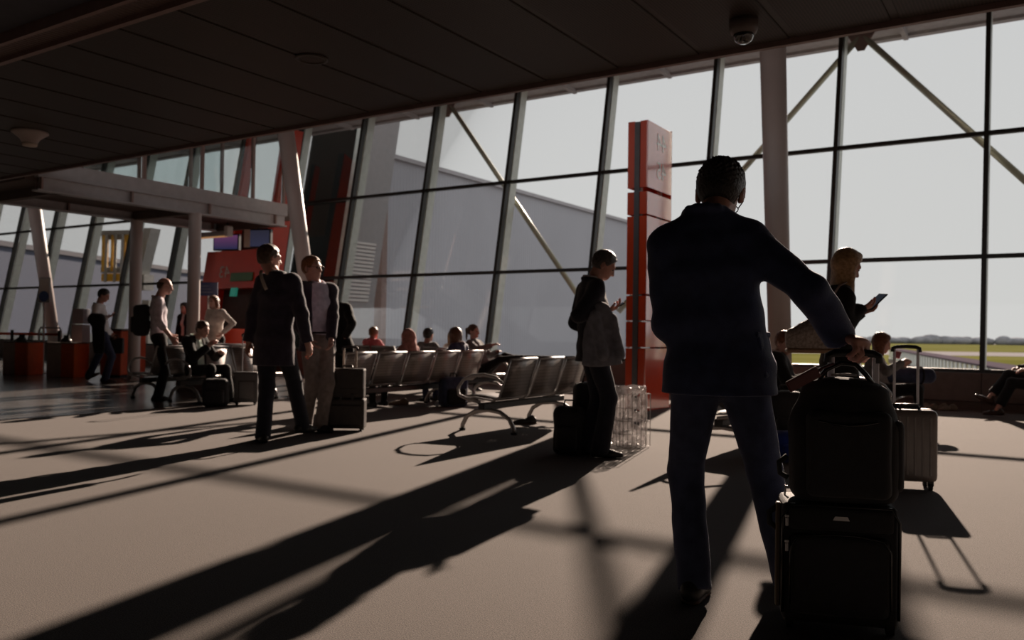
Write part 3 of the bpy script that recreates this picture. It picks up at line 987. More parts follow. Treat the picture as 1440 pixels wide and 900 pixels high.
mul = lean_box(-0.035, 0.035, -0.10, 0.02, 0.5, 6.9).mesh('mullion', MT['black_metal'])
fin = lean_box(-0.035, 0.035, 0.06, 0.30, 0.1, 6.7).mesh('fin', MT['fin'])
for w in WK:
    m_ = link('mullion', mul, wf_, (w, 0, 0))
    link('fin', fin, m_)
for i in range(len(WK) - 1):
    wa, wb = WK[i + 1], WK[i]
    for r in range(3):
        pz = lean_box(wa + 0.03, wb - 0.03, -0.008, 0.008, ZR[r] + 0.02, ZR[r + 1] - 0.02)
        obj('glass_pane', pz, MT['glass'], wf_)
    for z in ZR[:3]:
        obj('transom', lean_box(wa + 0.03, wb - 0.03, -0.07, 0.03, z - 0.033, z + 0.033), MT['black_metal'], wf_)
    obj('sill_panel', MB().box(wa + 0.004, wb - 0.004, 14.22, 14.5, 0.13, 0.555, 0.004), MT['wall'], wf_)
    obj('skirting_panel', MB().box(wa + 0.002, wb - 0.002, 14.26, 14.5, 0.0, 0.125), MT['soffit'], wf_)
def rod(w0, z0, w1, z1, r=0.055):
    d = 0.46
    b = MB().cyl((w0, NF + LEAN * z0 + d, z0), (w1, NF + LEAN * z1 + d, z1), r, seg=12)
    return obj('brace_rod', b, MT['rod'], wf_, smooth=True)
rod(-12.25, 6.55, -7.9, 1.5)
rod(-2.95, 6.5, -7.25, 1.5)
rod(-2.95, 6.5, 1.45, 1.4)
rod(5.9, 6.5, 1.6, 1.45)
gus = MB().hexa([(-0.3, 0, 0), (0.3, 0, 0), (0.3, 0.03, 0), (-0.3, 0.03, 0), (-0.06, 0.0, -0.42), (0.06, 0.0, -0.42), (0.06, 0.03, -0.42), (-0.06, 0.03, -0.42)]).mesh('gusset', MT['trim'])
for w in (-12.25, -2.95):
    link('gusset', gus, wf_, (w, 15.9, 6.62))

def column(top, base, r0, r1, name='column'):
    b = MB().cyl(tuple(base), tuple(top), r1, r0, 24)
    b.cyl((base.x, base.y, 0.0), (base.x, base.y, 0.05), r1 + 0.05, r1 + 0.05, 24)
    return struct(obj(name, b, MT['column'], smooth=False))
def lean_col(px, py, Y, k, ztop=5.6, d=0.15):
    """axis through the sight line px,py at distance Y, leaning towards the hall by k per metre"""
    z = EYE.z + ((458.3 + 0.0144 * px) - py) / FOC * Y
    P = at(px, Y, z)
    b = P + UN * (k * z) - Vector((0, 0, z))
    t = P - UN * (k * (ztop - z)) + Vector((0, 0, ztop - z))
    o = column(t, b, d * 1.08, d * 0.92)
    for p in o.data.polygons:
        p.use_smooth = len(p.vertices) == 4
    return o
lean_col(1089, 66, 10.4, 0.12)
lean_col(401, 185, 16.0, 0.21)
lean_col(46, 283, 20.8, 0.17)

# ------------------------------------------------------------------ outside: apron, airfield, hangar, annex, jet bridge
ZG = -4.0
struct(obj('ground', MB().box(-600, 1200, 10, 1500, ZG - 0.5, ZG, mx=None), mat('apron_concrete', (0.15, 0.145, 0.145), rough=0.9, spec=0.0, var=0.12, vscale=0.05)))
def strip(name, y0, y1, dz, m, kind='structure'):
    o = obj(name, MB().box(-500, 1400, y0, y1, ZG, ZG + dz), m, rz=0.0)
    o['kind'] = kind
    return o
gm = mat('airfield_grass', (0.115, 0.115, 0.030), rough=0.95, spec=0.0, col2=(0.16, 0.15, 0.05), vscale=0.02)
strip('grass', 150, 262, 0.02, gm, 'stuff')
struct(strip('trim_1', 262, 345, 0.03, mat('runway_concrete', (0.30, 0.275, 0.275), rough=0.9, spec=0.0, var=0.06, vscale=0.02)))
strip('grass.001', 345, 900, 0.02, gm, 'stuff')
random.seed(3)
tl = MB()
x = -520.0
while x < 1400:
    wd = random.uniform(14, 30)
    hgt = random.uniform(5.5, 9.0) + (2 if random.random() < 0.12 else 0)
    y = 880 + random.uniform(-15, 15)
    tl.lathe([(wd * 0.42, 0), (wd * 0.55, hgt * 0.35), (wd * 0.46, hgt * 0.7), (wd * 0.25, hgt * 0.93), (0.3, hgt)], 9, (x, y, ZG + 0.03))
    x += wd * 0.62
to = obj('treeline', tl, mat('hazed_trees', (0.29, 0.285, 0.30), rough=1.0, spec=0.0, var=0.25, vscale=0.1), smooth=True)  # haze of distance put into the tree colour
to['kind'] = 'stuff'
tag(to, 'line of trees greyed by painted haze along the far edge of the airfield', 'trees')

# long low walkway on the apron with slanted white supports
A_, B_ = Vector((79.4, 174.0, -1.1)), Vector((30.9, 43.4, -1.1))
wd = (B_ - A_)
ln = wd.length
wk = thing('walkway', 'long low roofed walkway with white supports outside on the apron', 'walkway', (A_.x, A_.y, ZG + 0.03), math.atan2(wd.y, wd.x))
obj('roof', MB().box(0, ln, -1.3, 1.3, 2.75, 2.95, 0.05), mat('walkway_roof', (0.11, 0.09, 0.105), rough=0.9, spec=0.0, var=0.08), wk)
sp_ = MB().hexa([(-0.45, -1.1, 0), (0.45, -1.1, 0), (0.45, -0.95, 0), (-0.45, -0.95, 0), (-0.8, -1.1, 2.76), (0.8, -1.1, 2.76), (0.8, -0.95, 2.76), (-0.8, -0.95, 2.76)]).mesh('support', mat('walkway_white', (0.80, 0.82, 0.76), rough=0.8, spec=0.1, var=0.05))
k = 1.0
while k < ln:
    link('support', sp_, wk, (k, 0, 0))
    k += 2.9
for sx in (0.9, -1.2):
    obj('base_wall', MB().box(0, ln, sx, sx + 0.12, 0, 0.9), MT['wall'], wk)

hang = mat('corrugated_cladding', (0.42, 0.42, 0.46), rough=0.55, metal=0.1, var=0.03, vscale=0.4)
ridges(hang, 1.6, 0.05, 0.35, 'Y')
hw_ = mat('corrugated_front', (0.42, 0.42, 0.46), rough=0.55, metal=0.1, var=0.03, vscale=0.4)
ridges(hw_, 1.6, 0.05, 0.35, 'X')
h0 = G(-22.3, 24.9, ZG)
hg = thing('hangar', 'big pale corrugated hangar beyond the window wall', 'building', h0, ANG)
obj('side_wall', MB().box(-0.3, 0.0, 0, 47, 0, 11.95), hang, hg)
obj('front_wall', MB().box(-1.6, -0.3, 0.0, 0.3, 0, 11.95), hw_, hg)
obj('roof', MB().box(-1.6, 0.15, 0.35, 47.1, 11.95, 12.12), MT['eave'], hg)
obj('corner_post', MB().box(-0.32, 0.05, -0.05, 0.25, 0, 11.8), MT['trim'], hg)
dr = obj('door', MB().box(-0.02, 0.12, 23.0, 28.0, 0, 6.2), mat('hangar_door', (0.36, 0.33, 0.31), rough=0.6, var=0.06), hg)
df = MB().box(-0.02, 0.2, 22.6, 23.0, 0, 6.6).box(-0.02, 0.2, 28.0, 28.4, 0, 6.6).box(-0.02, 0.2, 22.6, 28.4, 6.2, 6.6)
obj('door_frame', df, MT['trim'], dr)
# lower building further along the apron
A2, B2 = at(-90, 44.0, 6.1), at(300, 76.0, 6.1)
dv = (B2 - A2)
lb = thing('terminal_pier', 'pale lower pier building seen between the footbridge columns', 'building', (A2.x, A2.y, ZG), math.atan2(dv.y, dv.x))
obj('wall', MB().box(0, dv.length, 0, 8, 0, 9.7), mat('pier_cladding', (0.13, 0.15, 0.205), rough=0.8, spec=0.1, var=0.04, vscale=0.2), lb)
obj('roof', MB().box(-0.2, dv.length + 0.2, -0.2, 8.2, 9.7, 10.0), mat('pier_roof', (0.16, 0.16, 0.18), rough=0.8, spec=0.1), lb)
obj('window_band', MB().box(1, dv.length - 1, -0.05, 0.02, 3.0, 4.6), mat('pier_glass', (0.10, 0.11, 0.12), rough=0.2), lb)
# dark glazed annex right behind the facade
an = thing('annex', 'dark glazed annex with pale louvred side just outside the glass', 'building', G(-17.8, 17.4, ZG), ANG)
def an_box(w0, w1, n0, n1, z0, z1):
    p = lambda w, n, z: (w + 17.8, n + LEAN * (z) - 17.4, z - ZG)
    return MB().hexa([p(w0, n0, z0), p(w1, n0, z0), p(w1, n1, z0), p(w0, n1, z0), p(w0, n0, z1), p(w1, n0, z1), p(w1, n1, z1), p(w0, n1, z1)])
obj('dark_glazing', an_box(-19.0, -16.95, 16.7, 16.75, ZG, 8.5), mat('annex_glass', (0.010, 0.013, 0.012), rough=0.5, spec=0.02), an)
obj('side_wall', an_box(-16.95, -16.80, 16.7, 18.1, ZG, 8.5), mat('annex_panel', (0.34, 0.33, 0.34), rough=0.6, var=0.05), an)
obj('corner_mullion', an_box(-17.1, -16.95, 16.66, 16.8, ZG, 8.5), MT['fin'], an)
lv = an_box(-16.80, -16.76, 17.0, 17.8, 1.9, 1.96).mesh('louvre_slat', MT['white'])
for i in range(16):
    link('louvre_slat', lv, an, (0, LEAN * 0.11 * i, 0.11 * i))
# jet bridge head
jb = thing('jet_bridge', 'jet bridge head with grey cab and yellow bellows frame outside', 'jet bridge', at(175, 30, ZG), -0.3)
JZ = 1.05
jm = mat('jet_bridge_grey', (0.36, 0.36, 0.34), rough=0.5, var=0.08)
ym = mat('yellow_paint', (0.95, 0.52, 0.02), rough=0.5, var=0.1)
cab = MB().hexa([(0.30, 0, 6.95), (0.52, 0, 6.95), (0.52, 0.5, 6.95), (0.30, 0.5, 6.95), (0.30, 0, 8.60), (0.98, 0, 8.60), (0.98, 0.5, 8.60), (0.30, 0.5, 8.60)])
cab.box(0.15, 0.72, 0.0, 0.5, 6.40, 6.95)
obj('cab', cab, jm, jb)
obj('canopy_beam', MB().box(-1.1, 0.4, -0.3, 0.5, 8.35, 8.50), jm, jb)
for i, x0 in enumerate((-0.95, -0.55, -0.10, 0.12)):
    obj('bellows_post', MB().box(x0, x0 + (0.16, 0.10, 0.18, 0.10)[i], -0.25, -0.05, 7.05, 8.35, 0.02), ym, jb)
obj('bellows_frame', MB().box(-1.0, 0.25, -0.2, 0.0, 7.00, 7.20).box(-1.0, 0.25, -0.2, 0.0, 8.20, 8.35), jm, jb)
obj('bumper', MB().box(-0.95, 0.2, -0.25, 0.0, 6.70, 6.97, 0.03), ym, jb)
for x0 in (-0.70, -0.30, 0.0):
    obj('guide_rail', MB().cyl((x0, -0.3, 6.65), (x0 + 0.03, -0.3, 8.35), 0.05, seg=8), jm, jb)
obj('leg', MB().box(0.3, 0.6, 0.4, 0.8, 0, 6.05), jm, jb)

# ------------------------------------------------------------------ footbridge, gate portal, sign totem, fixtures
OW, ON = -14.55, 10.2
fb = thing('footbridge', 'grey steel footbridge with glass parapet crossing to the window wall', 'bridge', G(OW, ON), ANG)
def fbox(name, w0, w1, n0, n1, z0, z1, m, b=0.0, parent=fb):
    return obj(name, MB().box(w0 - OW, w1 - OW, n0 - ON, n1 - ON, z0, z1, b), m, parent)
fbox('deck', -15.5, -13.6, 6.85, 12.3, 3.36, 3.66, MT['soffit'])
for w in (-13.58, -15.58):
    f_ = fbox('fascia_beam', w - 0.06, w + 0.06, 6.85, 12.15, 3.44, 3.68, MT['beam'])
    ib = fbox('edge_beam', w - 0.03, w + 0.03, 7.05, 12.1, 3.22, 3.44, MT['beam'])
    fl_ = MB()
    for z in (3.20, 3.42):
        fl_.box(w - 0.10 - OW, w + 0.10 - OW, 7.0 - ON, 12.1 - ON, z, z + 0.025)
    obj('flange', fl_, MT['beam'], ib)
    for n in (7.05, 8.6, 10.2, 11.8):
        obj('stiffener', MB().box(w - 0.095 - OW, w + 0.095 - OW, n - ON, n + 0.03 - ON, 3.22, 3.42), MT['trim'], ib)
    for n in (7.65, 8.85, 10.05, 11.25, 12.05):
        fbox('post', w - 0.03, w + 0.03, n, n + 0.06, 3.60, 5.9, MT['trim'])
        if n < 12:
            fbox('glass_panel', w - 0.008, w + 0.008, n + 0.08, n + (1.18 if n < 11 else 0.78), 3.70, 5.9, MT['bridge_glass'])
for n in (7.3, 9.9, 11.9):
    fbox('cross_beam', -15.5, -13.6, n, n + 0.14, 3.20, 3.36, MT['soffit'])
for w, n in ((-13.58, 9.95), (-15.5, 10.0)):
    c_ = MB().cyl((w - OW, n - ON, 0), (w - OW, n - ON, 3.22), 0.115, 0.115, 20)
    c_.cyl((w - OW, n - ON, 0), (w - OW, n - ON, 0.03), 0.18, 0.18, 20)
    obj('column', c_, MT['column'], fb)

gp = thing('gate_portal', 'red boarding gate portal with dark doorway under the footbridge', 'gate', G(-16.9, 13.2), ANG)
def gpb(name, w0, w1, d0, d1, z0, z1, m, lean=0.16, parent=None, taper=0.0):
    q = lambda w, d, z, s_: (w + 16.9 + s_ * taper * z, d + lean * z, z)
    mb = MB().hexa([q(w0, d0, z0, 1), q(w1, d0, z0, 0), q(w1, d1, z0, 0), q(w0, d1, z0, 1), q(w0, d0, z1, 1), q(w1, d0, z1, 0), q(w1, d1, z1, 0), q(w0, d1, z1, 1)])
    return obj(name, mb, m, parent or gp)
gpb('side_panel', -18.15, -17.8, 0.0, 0.5, 0, 3.0, MT['portal'])
gpb('side_panel', -16.0, -15.80, 0.0, 0.5, 0, 6.0, MT['portal'])
hdp = gpb('header_panel', -18.15, -16.0, 0.0, 0.5, 2.05, 3.0, MT['portal'])
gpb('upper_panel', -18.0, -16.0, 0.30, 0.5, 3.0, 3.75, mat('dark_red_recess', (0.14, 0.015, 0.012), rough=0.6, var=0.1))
gpb('upper_post', -17.30, -17.18, 0.0, 0.2, 3.0, 6.0, MT['portal'])
for (wa_, wb_, z0_, z1_) in ((-18.15, -17.8, 0, 3.0), (-16.0, -15.8, 0, 6.0), (-17.8, -16.0, 2.05, 3.75)):
    gpb('reflection_blocker', wa_, wb_, 0.505, 0.53, z0_, z1_, MT['dark'])  # unseen dark backs added so the red portal doesn't mirror in the glass
gpb('reflection_blocker', -17.30, -17.18, 0.205, 0.23, 3.0, 6.0, MT['dark'])  # same added dark cover behind the upper post
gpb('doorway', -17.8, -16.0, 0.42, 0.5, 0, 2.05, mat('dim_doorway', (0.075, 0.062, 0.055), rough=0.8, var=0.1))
tx = text_obj('gate_number', '43', MT['cream'], gp, (-17.35 + 16.9, -0.012 + 0.16 * 2.45, 2.45), (math.pi / 2 - 0.16, 0, 0), 0.42)
gs = gpb('green_sign', -17.05, -16.25, -0.04, -0.01, 2.22, 2.43, mat('green_sign', (0.10, 0.22, 0.10), rough=0.5, var=0.05))
gpb('teal_light', -16.95, -16.75, -0.06, 0.0, 1.85, 2.06, mat('teal_light', (0.02, 0.2, 0.16), rough=0.4, emit=(0.1, 0.85, 0.6), es=0.10))

def screen(label, w, n, z, sx, sz, c1, c2, tilt=0.0):
    r = thing('hanging_screen', label, 'screen', G(w, n, z), ANG + tilt, None)
    obj('housing', MB().box(-sx / 2, sx / 2, -0.05, 0.05, -sz / 2, sz / 2, 0.01), MT['black'], r)
    m = bpy.data.materials.new('screen_picture')
    m.use_nodes = True
    nt = m.node_tree
    p = nt.nodes['Principled BSDF']
    t = nt.nodes.new('ShaderNodeTexCoord')
    sxz = nt.nodes.new('ShaderNodeSeparateXYZ')
    r2 = nt.nodes.new('ShaderNodeValToRGB')
    r2.color_ramp.elements[0].color = (*c1, 1)
    r2.color_ramp.elements[1].color = (*c2, 1)
    nt.links.new(t.outputs['Generated'], sxz.inputs[0])
    nt.links.new(sxz.outputs['Z'], r2.inputs[0])
    nt.links.new(r2.outputs[0], p.inputs['Emission Color'])
    p.inputs['Base Color'].default_value = (0.01, 0.01, 0.01, 1)
    p.inputs['Emission Strength'].default_value = 0.16
    obj('display', MB().box(-sx / 2 + 0.03, sx / 2 - 0.03, -0.056, -0.05, -sz / 2 + 0.03, sz / 2 - 0.03), m, r)
    obj('hanger', MB().cyl((0, 0, sz / 2), (0, 0, 3.36 - z), 0.025, seg=8), MT['black'], r)
    return r
p1, p2 = at(319, 18.2, 2.95), at(363, 17.8, 3.0)
def gw(p):
    return p.x * UX.x + p.y * UX.y, p.x * UN.x + p.y * UN.y
screen('hanging screen with a magenta sky picture beside the red portal', *gw(p1), 2.93, 0.62, 0.36, (0.10, 0.12, 0.35), (0.65, 0.22, 0.6), 0.35)
s2 = screen('hanging screen with a pale side panel above the red portal', *gw(p2), 2.98, 0.62, 0.40, (0.15, 0.16, 0.32), (0.12, 0.12, 0.2), 0.35)
obj('pale_panel', MB().box(-0.30, -0.16, -0.062, -0.056, -0.19, 0.19), MT['cream'], s2)
lf = thing('strip_lamp', 'slim strip lamp hung below the footbridge, warm sunlit tone put in as glow', 'lamp', at(305, 17.6, 2.99), ANG)
obj('housing', MB().box(-0.75, 0.35, -0.06, 0.06, 0.0, 0.10, 0.01), MT['beam'], lf)
obj('glow_strip', MB().box(-0.72, 0.30, -0.05, 0.05, -0.02, 0.0), mat('warm_glow', (0.5, 0.3, 0.15), rough=0.5, emit=(1.0, 0.5, 0.2), es=0.28), lf)  # weak emission stands in for sun on the bar
obj('bracket', MB().box(0.30, 0.42, -0.08, 0.08, -0.02, 0.2, 0.02), MT['white'], lf)
bs = thing('info_sign', 'dark blue information board on a post beside a footbridge column', 'sign', at(292, 16.3, 0), -0.15)
obj('post', MB().cyl((0, 0, 0), (0, 0, 1.7), 0.03, seg=10), MT['steel'], bs)
obj('base', MB().cyl((0, 0, 0), (0, 0, 0.02), 0.16, seg=18), MT['steel'], bs)
bd = obj('board', MB().box(-0.19, 0.19, -0.035, -0.03 + 0.03, 1.69, 1.95, 0.005), mat('blue_board', (0.035, 0.045, 0.12), rough=0.4, var=0.1), bs)
for i in range(3):
    obj('print_line', MB().box(-0.14, 0.10 - 0.04 * i, -0.037, -0.034, 1.75 + i * 0.06, 1.765 + i * 0.06), MT['greycoat'], bd)

# the red totem: 4 m, on the facade grid
pt = G(-4.72, 10.65)
TW, TD = 0.30, 0.86
to_ = thing('gate_totem', 'tall red totem with mirrored gate numbers behind the wire basket', 'sign', pt, ANG)
zs = [0.0, 0.875, 1.245, 1.605, 2.71, 3.08, 4.03]
for a, b in zip(zs, zs[1:]):
    g0 = 0.008 if a > 0 else 0
    gap = 0.016 if b != 3.08 else 0.05
    obj('side_panel', MB().box(-0.02, 0.0, 0.0, TD, a + g0, b - gap, 0.003), MT['red_gloss'], to_)
    obj('front_panel', MB().box(-TW, -0.195, 0.0, 0.02, a + g0, b - gap, 0.003), MT['red'], to_)
    obj('front_panel', MB().box(-0.115, -0.02, 0.0, 0.02, a + g0, b - gap, 0.003), MT['red'], to_)
    obj('back_panel', MB().box(-TW, -TW + 0.02, 0.02, TD, a + g0, b - gap, 0.003), MT['red'], to_)
for n_ in (0.06, TD - 0.12):
    obj('inner_post', MB().box(-0.18, -0.12, n_, n_ + 0.06, 0, 4.0), MT['white'], to_)
obj('channel', MB().box(-0.193, -0.117, -0.012, 0.03, 0, 4.0), MT['grey_strip'], to_)
obj('end_panel', MB().box(-TW, 0, TD - 0.018, TD, 0, 4.03), MT['red'], to_)
rx90 = (math.pi / 2, 0, math.pi / 2)
for (body, zz, sz) in (('44', 3.76, 0.34), ('45', 3.36, 0.34), ('43', 2.50, 0.22)):
    text_obj('gate_number', body, MT['white_gloss'], to_, (0.003, 0.47, zz), rx90, sz)
text_obj('small_print', 'GATE', MT['white_gloss'], to_, (0.003, 0.47, 2.30), rx90, 0.075)

# ceiling fixtures
sk_ = thing('ceiling_speaker', 'pale flared ceiling loudspeaker near the footbridge end', 'speaker', at(40, 10.1, HC), 0)
obj('flange', MB().lathe([(0.20, 0.0), (0.205, -0.02), (0.17, -0.045), (0.11, -0.09), (0.085, -0.14)], 28), mat('pale_plastic', (0.42, 0.36, 0.34), rough=0.6, var=0.04), sk_, smooth=True)
obj('cone', MB().lathe([(0.085, -0.14), (0.08, -0.175), (0.05, -0.182), (0.001, -0.183)], 28), MT['cream'], sk_, smooth=True)
cd = thing('dome_camera', 'small dome security camera at the ceiling edge', 'camera', at(1048, 6.20, HC), 0)
obj('mount', MB().lathe([(0.105, 0.0), (0.105, -0.07), (0.092, -0.10), (0.075, -0.11)], 28), mat('camera_housing', (0.16, 0.13, 0.12), rough=0.5, var=0.05), cd, smooth=True)
obj('dome', MB().lathe([(0.078, -0.10), (0.076, -0.125), (0.06, -0.155), (0.035, -0.172), (0.001, -0.178)], 28), mat('smoked_dome', (0.012, 0.012, 0.014), rough=0.06, spec=0.8, coat=1.0), cd, smooth=True)
rc = thing('recessed_speaker', 'dim round flush loudspeaker in the dark mesh ceiling', 'speaker', at(437, 7.22, HC), 0)
obj('ring', MB().lathe([(0.14, 0.0), (0.14, -0.012), (0.11, -0.016), (0.105, -0.004)], 28), MT['rib'], rc, smooth=True)
obj('grille', MB().lathe([(0.105, -0.006), (0.001, -0.008)], 28), MT['ceil'], rc)

# ------------------------------------------------------------------ benches
SP = 0.58
def sheet(prof, w, t=0.012, r=0.04):
    """bent sheet of width w along x following a (y, z) profile"""
    P = [Vector((0, a, b)) for a, b in prof]
    mb = MB()
    n = len(P)
    top, bot = [], []
    for i in range(n):
        tt = (P[min(i + 1, n - 1)] - P[max(i - 1, 0)]).normalized()
        nr = Vector((0, -tt.z, tt.y))
        top.append(P[i] + nr * t / 2)
        bot.append(P[i] - nr * t / 2)
    V = []
    for i in range(n):
        ww = w / 2 - (r if i in (0, n - 1) else 0)
        for q in (top[i], bot[i]):
            V += [(-ww, q.y, q.z), (ww, q.y, q.z)]
    F_ = []
    for i in range(n - 1):
        a, b = i * 4, i * 4 + 4
        F_ += [(a, a + 1, b + 1, b), (a + 2, b + 2, b + 3, a + 3), (a, b, b + 2, a + 2), (a + 1, a + 3, b + 3, b + 1)]
    e = (n - 1) * 4
    F_ += [(0, 2, 3, 1), (e, e + 1, e + 3, e + 2)]
    return mb.add(V, F_)
seat_me = sheet([(0.25, 0.367), (0.22, 0.385), (0.10, 0.376), (-0.05, 0.358), (-0.17, 0.353), (-0.215, 0.376)], 0.52).mesh('seat', MT['seat'], True)
back_me = sheet([(-0.215, 0.381), (-0.235, 0.417), (-0.265, 0.509), (-0.31, 0.647), (-0.345, 0.749), (-0.355, 0.776)], 0.52).mesh('backrest', MT['seat'], True)
rail_me = MB().tube([(-0.26, -0.355, 0.781), (0.26, -0.355, 0.781)], 0.016, 8).mesh('back_rail', MT['steel'], True)
sidef = MB()
for sx in (-0.262, 0.262):
    sidef.tube([(sx, 0.25, 0.367), (sx, 0.10, 0.371), (sx, -0.16, 0.348), (sx, -0.225, 0.390), (sx, -0.29, 0.574), (sx, -0.355, 0.781)], 0.012, 6)
side_me = sidef.mesh('side_frame', MT['steel'], True)
leg_me = MB().tube([(0, -0.33, 0.012), (0, -0.325, 0.062), (0, -0.27, 0.156), (0, -0.15, 0.222), (0, 0, 0.238), (0, 0.15, 0.222), (0, 0.27, 0.156), (0, 0.325, 0.062), (0, 0.33, 0.012)], 0.024, 10).mesh('leg', MT['steel'], True)
foot_me = MB().cyl((0, 0, 0), (0, 0, 0.025), 0.034, seg=12).mesh('foot_pad', MT['rubber'])
arm_me = MB().tube([(0, -0.275, 0.537), (0, -0.20, 0.592), (0, -0.05, 0.615), (0, 0.10, 0.601), (0, 0.22, 0.546), (0, 0.285, 0.463), (0, 0.27, 0.390), (0, 0.16, 0.353), (0, 0.0, 0.325)], 0.017, 8).mesh('armrest', MT['steel'], True)
def bench(label, w, n, k, rz, legs, arms=(0,), group='beam benches in the waiting area'):
    r = thing('beam_bench', label, 'bench', G(w, n), rz, group)
    L_ = SP * k
    obj('beam', MB().box(0.02, L_ - 0.02, -0.04, 0.04, 0.245, 0.315, 0.008), MT['black'], r)
    for i in range(k):
        x = SP * (i + 0.5)
        s_ = link('seat', seat_me, r, (x, 0, 0))
        b_ = link('backrest', back_me, r, (x, 0, 0))
        link('back_rail', rail_me, b_, (0, 0, 0))
        link('side_frame', side_me, s_, (0, 0, 0))
    for x in legs:
        l_ = link('leg', leg_me, r, (x, 0, 0))
        for sy in (-0.33, 0.33):
            link('foot_pad', foot_me, l_, (0, sy, 0))
    for a in arms:
        link('armrest', arm_me, r, (SP * a, 0, 0))
    return r
RU = ANG + math.pi / 2
RU2 = RU + math.pi
bench('empty beam bench between two dark suitcases, with a crumpled wrapper', -5.02, 7.15, 3, RU, (0.15, 1.5), (0, 3))
bench('long beam bench with a rose headscarf sitter, behind the brown wheeled case', -7.45, 7.3, 5, RU, (0.3, 2.4), (0, 5))
bench('beam bench facing the far wall, behind the seated man in dark jacket', -11.25, 7.35, 3, RU, (0.12, 1.5), (0, 3))
bench('beam bench under the seated man in dark jacket and mint shirt', -10.35, 7.35 + SP * 3, 3, RU + math.pi, (0.24, SP * 3 - 0.12), (0, 3))
bench('beam bench partly hidden behind the tall man in navy blazer', -2.50, 7.2 + SP * 4, 4, RU2, (0.24, SP * 4 - 0.12), (0, 4))
bench('beam bench with several sitters facing the window wall', -10.75, 11.45, 4, ANG, (0.2, 2.1), (0, 4))
bench('short beam bench under the ponytail sitter with raised legs', -7.85, 11.6, 2, RU + math.pi, (0.15, 1.0), (0, 2))
bench('short beam bench under the sitter in grey cardigan', -1.75, 11.4, 3, RU2, (0.15, 1.5), (0, 3))
bench('beam bench cut off by the edge of view, under crossed legs', 0.35, 12.55, 3, ANG + math.pi * 0.42, (0.12, 1.5), (0, 3))
wr_ = sdf_obj('paper_wrapper', [Group([Ell((0, 0, 0), np.eye(3), (0.05, 0.04, 0.035)), Ell((0.03, 0.02, 0.03), np.eye(3), (0.04, 0.03, 0.04))], 0.02, 0, disp=wrinkle(0.006, 3.0, 1))], 0.008, MT['mint'], None, G(-4.95, 7.9, 0.385))
tag(wr_, 'crumpled pale wrapper left on the empty beam bench', 'wrapper')

# ------------------------------------------------------------------ luggage
def wheel(parent, x, y, r=0.025):
    f = obj('wheel', MB().cyl((x - 0.012, y, r), (x + 0.012, y, r), r, seg=16), MT['rubber'], parent)
    obj('fork', MB().box(x - 0.02, x + 0.02, y - 0.018, y + 0.018, r, r + 0.045, 0.005), MT['black'], f)
    return f

def handle(parent, y, x0, x1, z0, z1, post_m, grip_m, r=0.011, grip_r=0.016):
    for x in (x0, x1):
        obj('handle_post', MB().box(x - r, x + r, y - r * 0.7, y + r * 0.7, z0, z1, 0.003), post_m, parent)
    obj('handle_grip', MB().tube([(x0 - 0.012, y, z1 - 0.03), (x0 - 0.010, y, z1 - 0.004), (x0 + 0.012, y, z1 + 0.006), ((x0 + x1) / 2, y, z1 + 0.010), (x1 - 0.012, y, z1 + 0.006), (x1 + 0.010, y, z1 - 0.004), (x1 + 0.012, y, z1 - 0.03)], grip_r, 10), grip_m, parent, smooth=True)

# the big soft case in front, standing on the carpet
LX, LY = 1.205, 3.11
sc = thing('wheeled_suitcase', 'big black soft wheeled suitcase standing at the navy blazer man, under another bag', 'suitcase', (LX, LY, 0), -0.22)
obj('shell', MB().box(-0.197, 0.197, -0.115, 0.115, 0.025, 0.455, 0.03, 3), MT['nylon'], sc, smooth=True)
fp = obj('front_pocket', MB().box(-0.175, 0.165, -0.137, -0.10, 0.06, 0.345, 0.028, 3), MT['nylon2'], sc, smooth=True)
obj('zip_line', MB().tube([(-0.172, -0.140, 0.10), (-0.172, -0.141, 0.30), (-0.15, -0.142, 0.338), (-0.05, -0.143, 0.352), (0.05, -0.143, 0.352), (0.14, -0.142, 0.338), (0.163, -0.141, 0.30), (0.163, -0.140, 0.10)], 0.004, 6), MT['gloss_black'], fp, smooth=True)
obj('upper_flap', MB().box(-0.18, 0.18, -0.128, -0.10, 0.36, 0.445, 0.02, 3), MT['nylon'], sc, smooth=True)
obj('piping', MB().tube([(-0.195, -0.112, 0.06), (-0.197, -0.114, 0.40), (-0.17, -0.116, 0.448), (0.17, -0.116, 0.448), (0.197, -0.114, 0.40), (0.195, -0.112, 0.06)], 0.006, 6), MT['gloss_black'], sc, smooth=True)
bdg = MB().hexa([(-0.028, -0.133, 0.402), (0.028, -0.133, 0.402), (0.028, -0.128, 0.402), (-0.028, -0.128, 0.402), (-0.021, -0.133, 0.416), (0.021, -0.133, 0.416), (0.021, -0.128, 0.416), (-0.021, -0.128, 0.416)])
obj('badge', bdg, MT['steel'], sc)
for z in (0.315, 0.405):
    zp = obj('zipper_pull', MB().box(-0.190, -0.180, -0.146, -0.141, z - 0.03, z, 0.002), MT['steel'], sc)
    obj('slider', MB().box(-0.192, -0.178, -0.147, -0.138, z, z + 0.012, 0.003), MT['steel'], zp)
obj('side_strap', MB().box(-0.215, -0.197, -0.05, -0.02, 0.06, 0.44, 0.004), mat('tan_strap', (0.12, 0.09, 0.06), rough=0.7, var=0.1), sc)
obj('side_handle', MB().tube([(-0.205, -0.03, 0.34), (-0.235, -0.03, 0.36), (-0.237, -0.03, 0.40), (-0.205, -0.03, 0.425)], 0.011, 8), MT['rubber'], sc, smooth=True)
for x, y in ((-0.17, -0.09), (0.17, -0.09), (-0.17, 0.09), (0.17, 0.09)):
    wheel(sc, x, y)
handle(sc, 0.122, -0.002, 0.158, 0.43, 0.985, MT['alu'], MT['black'], 0.012, 0.016)

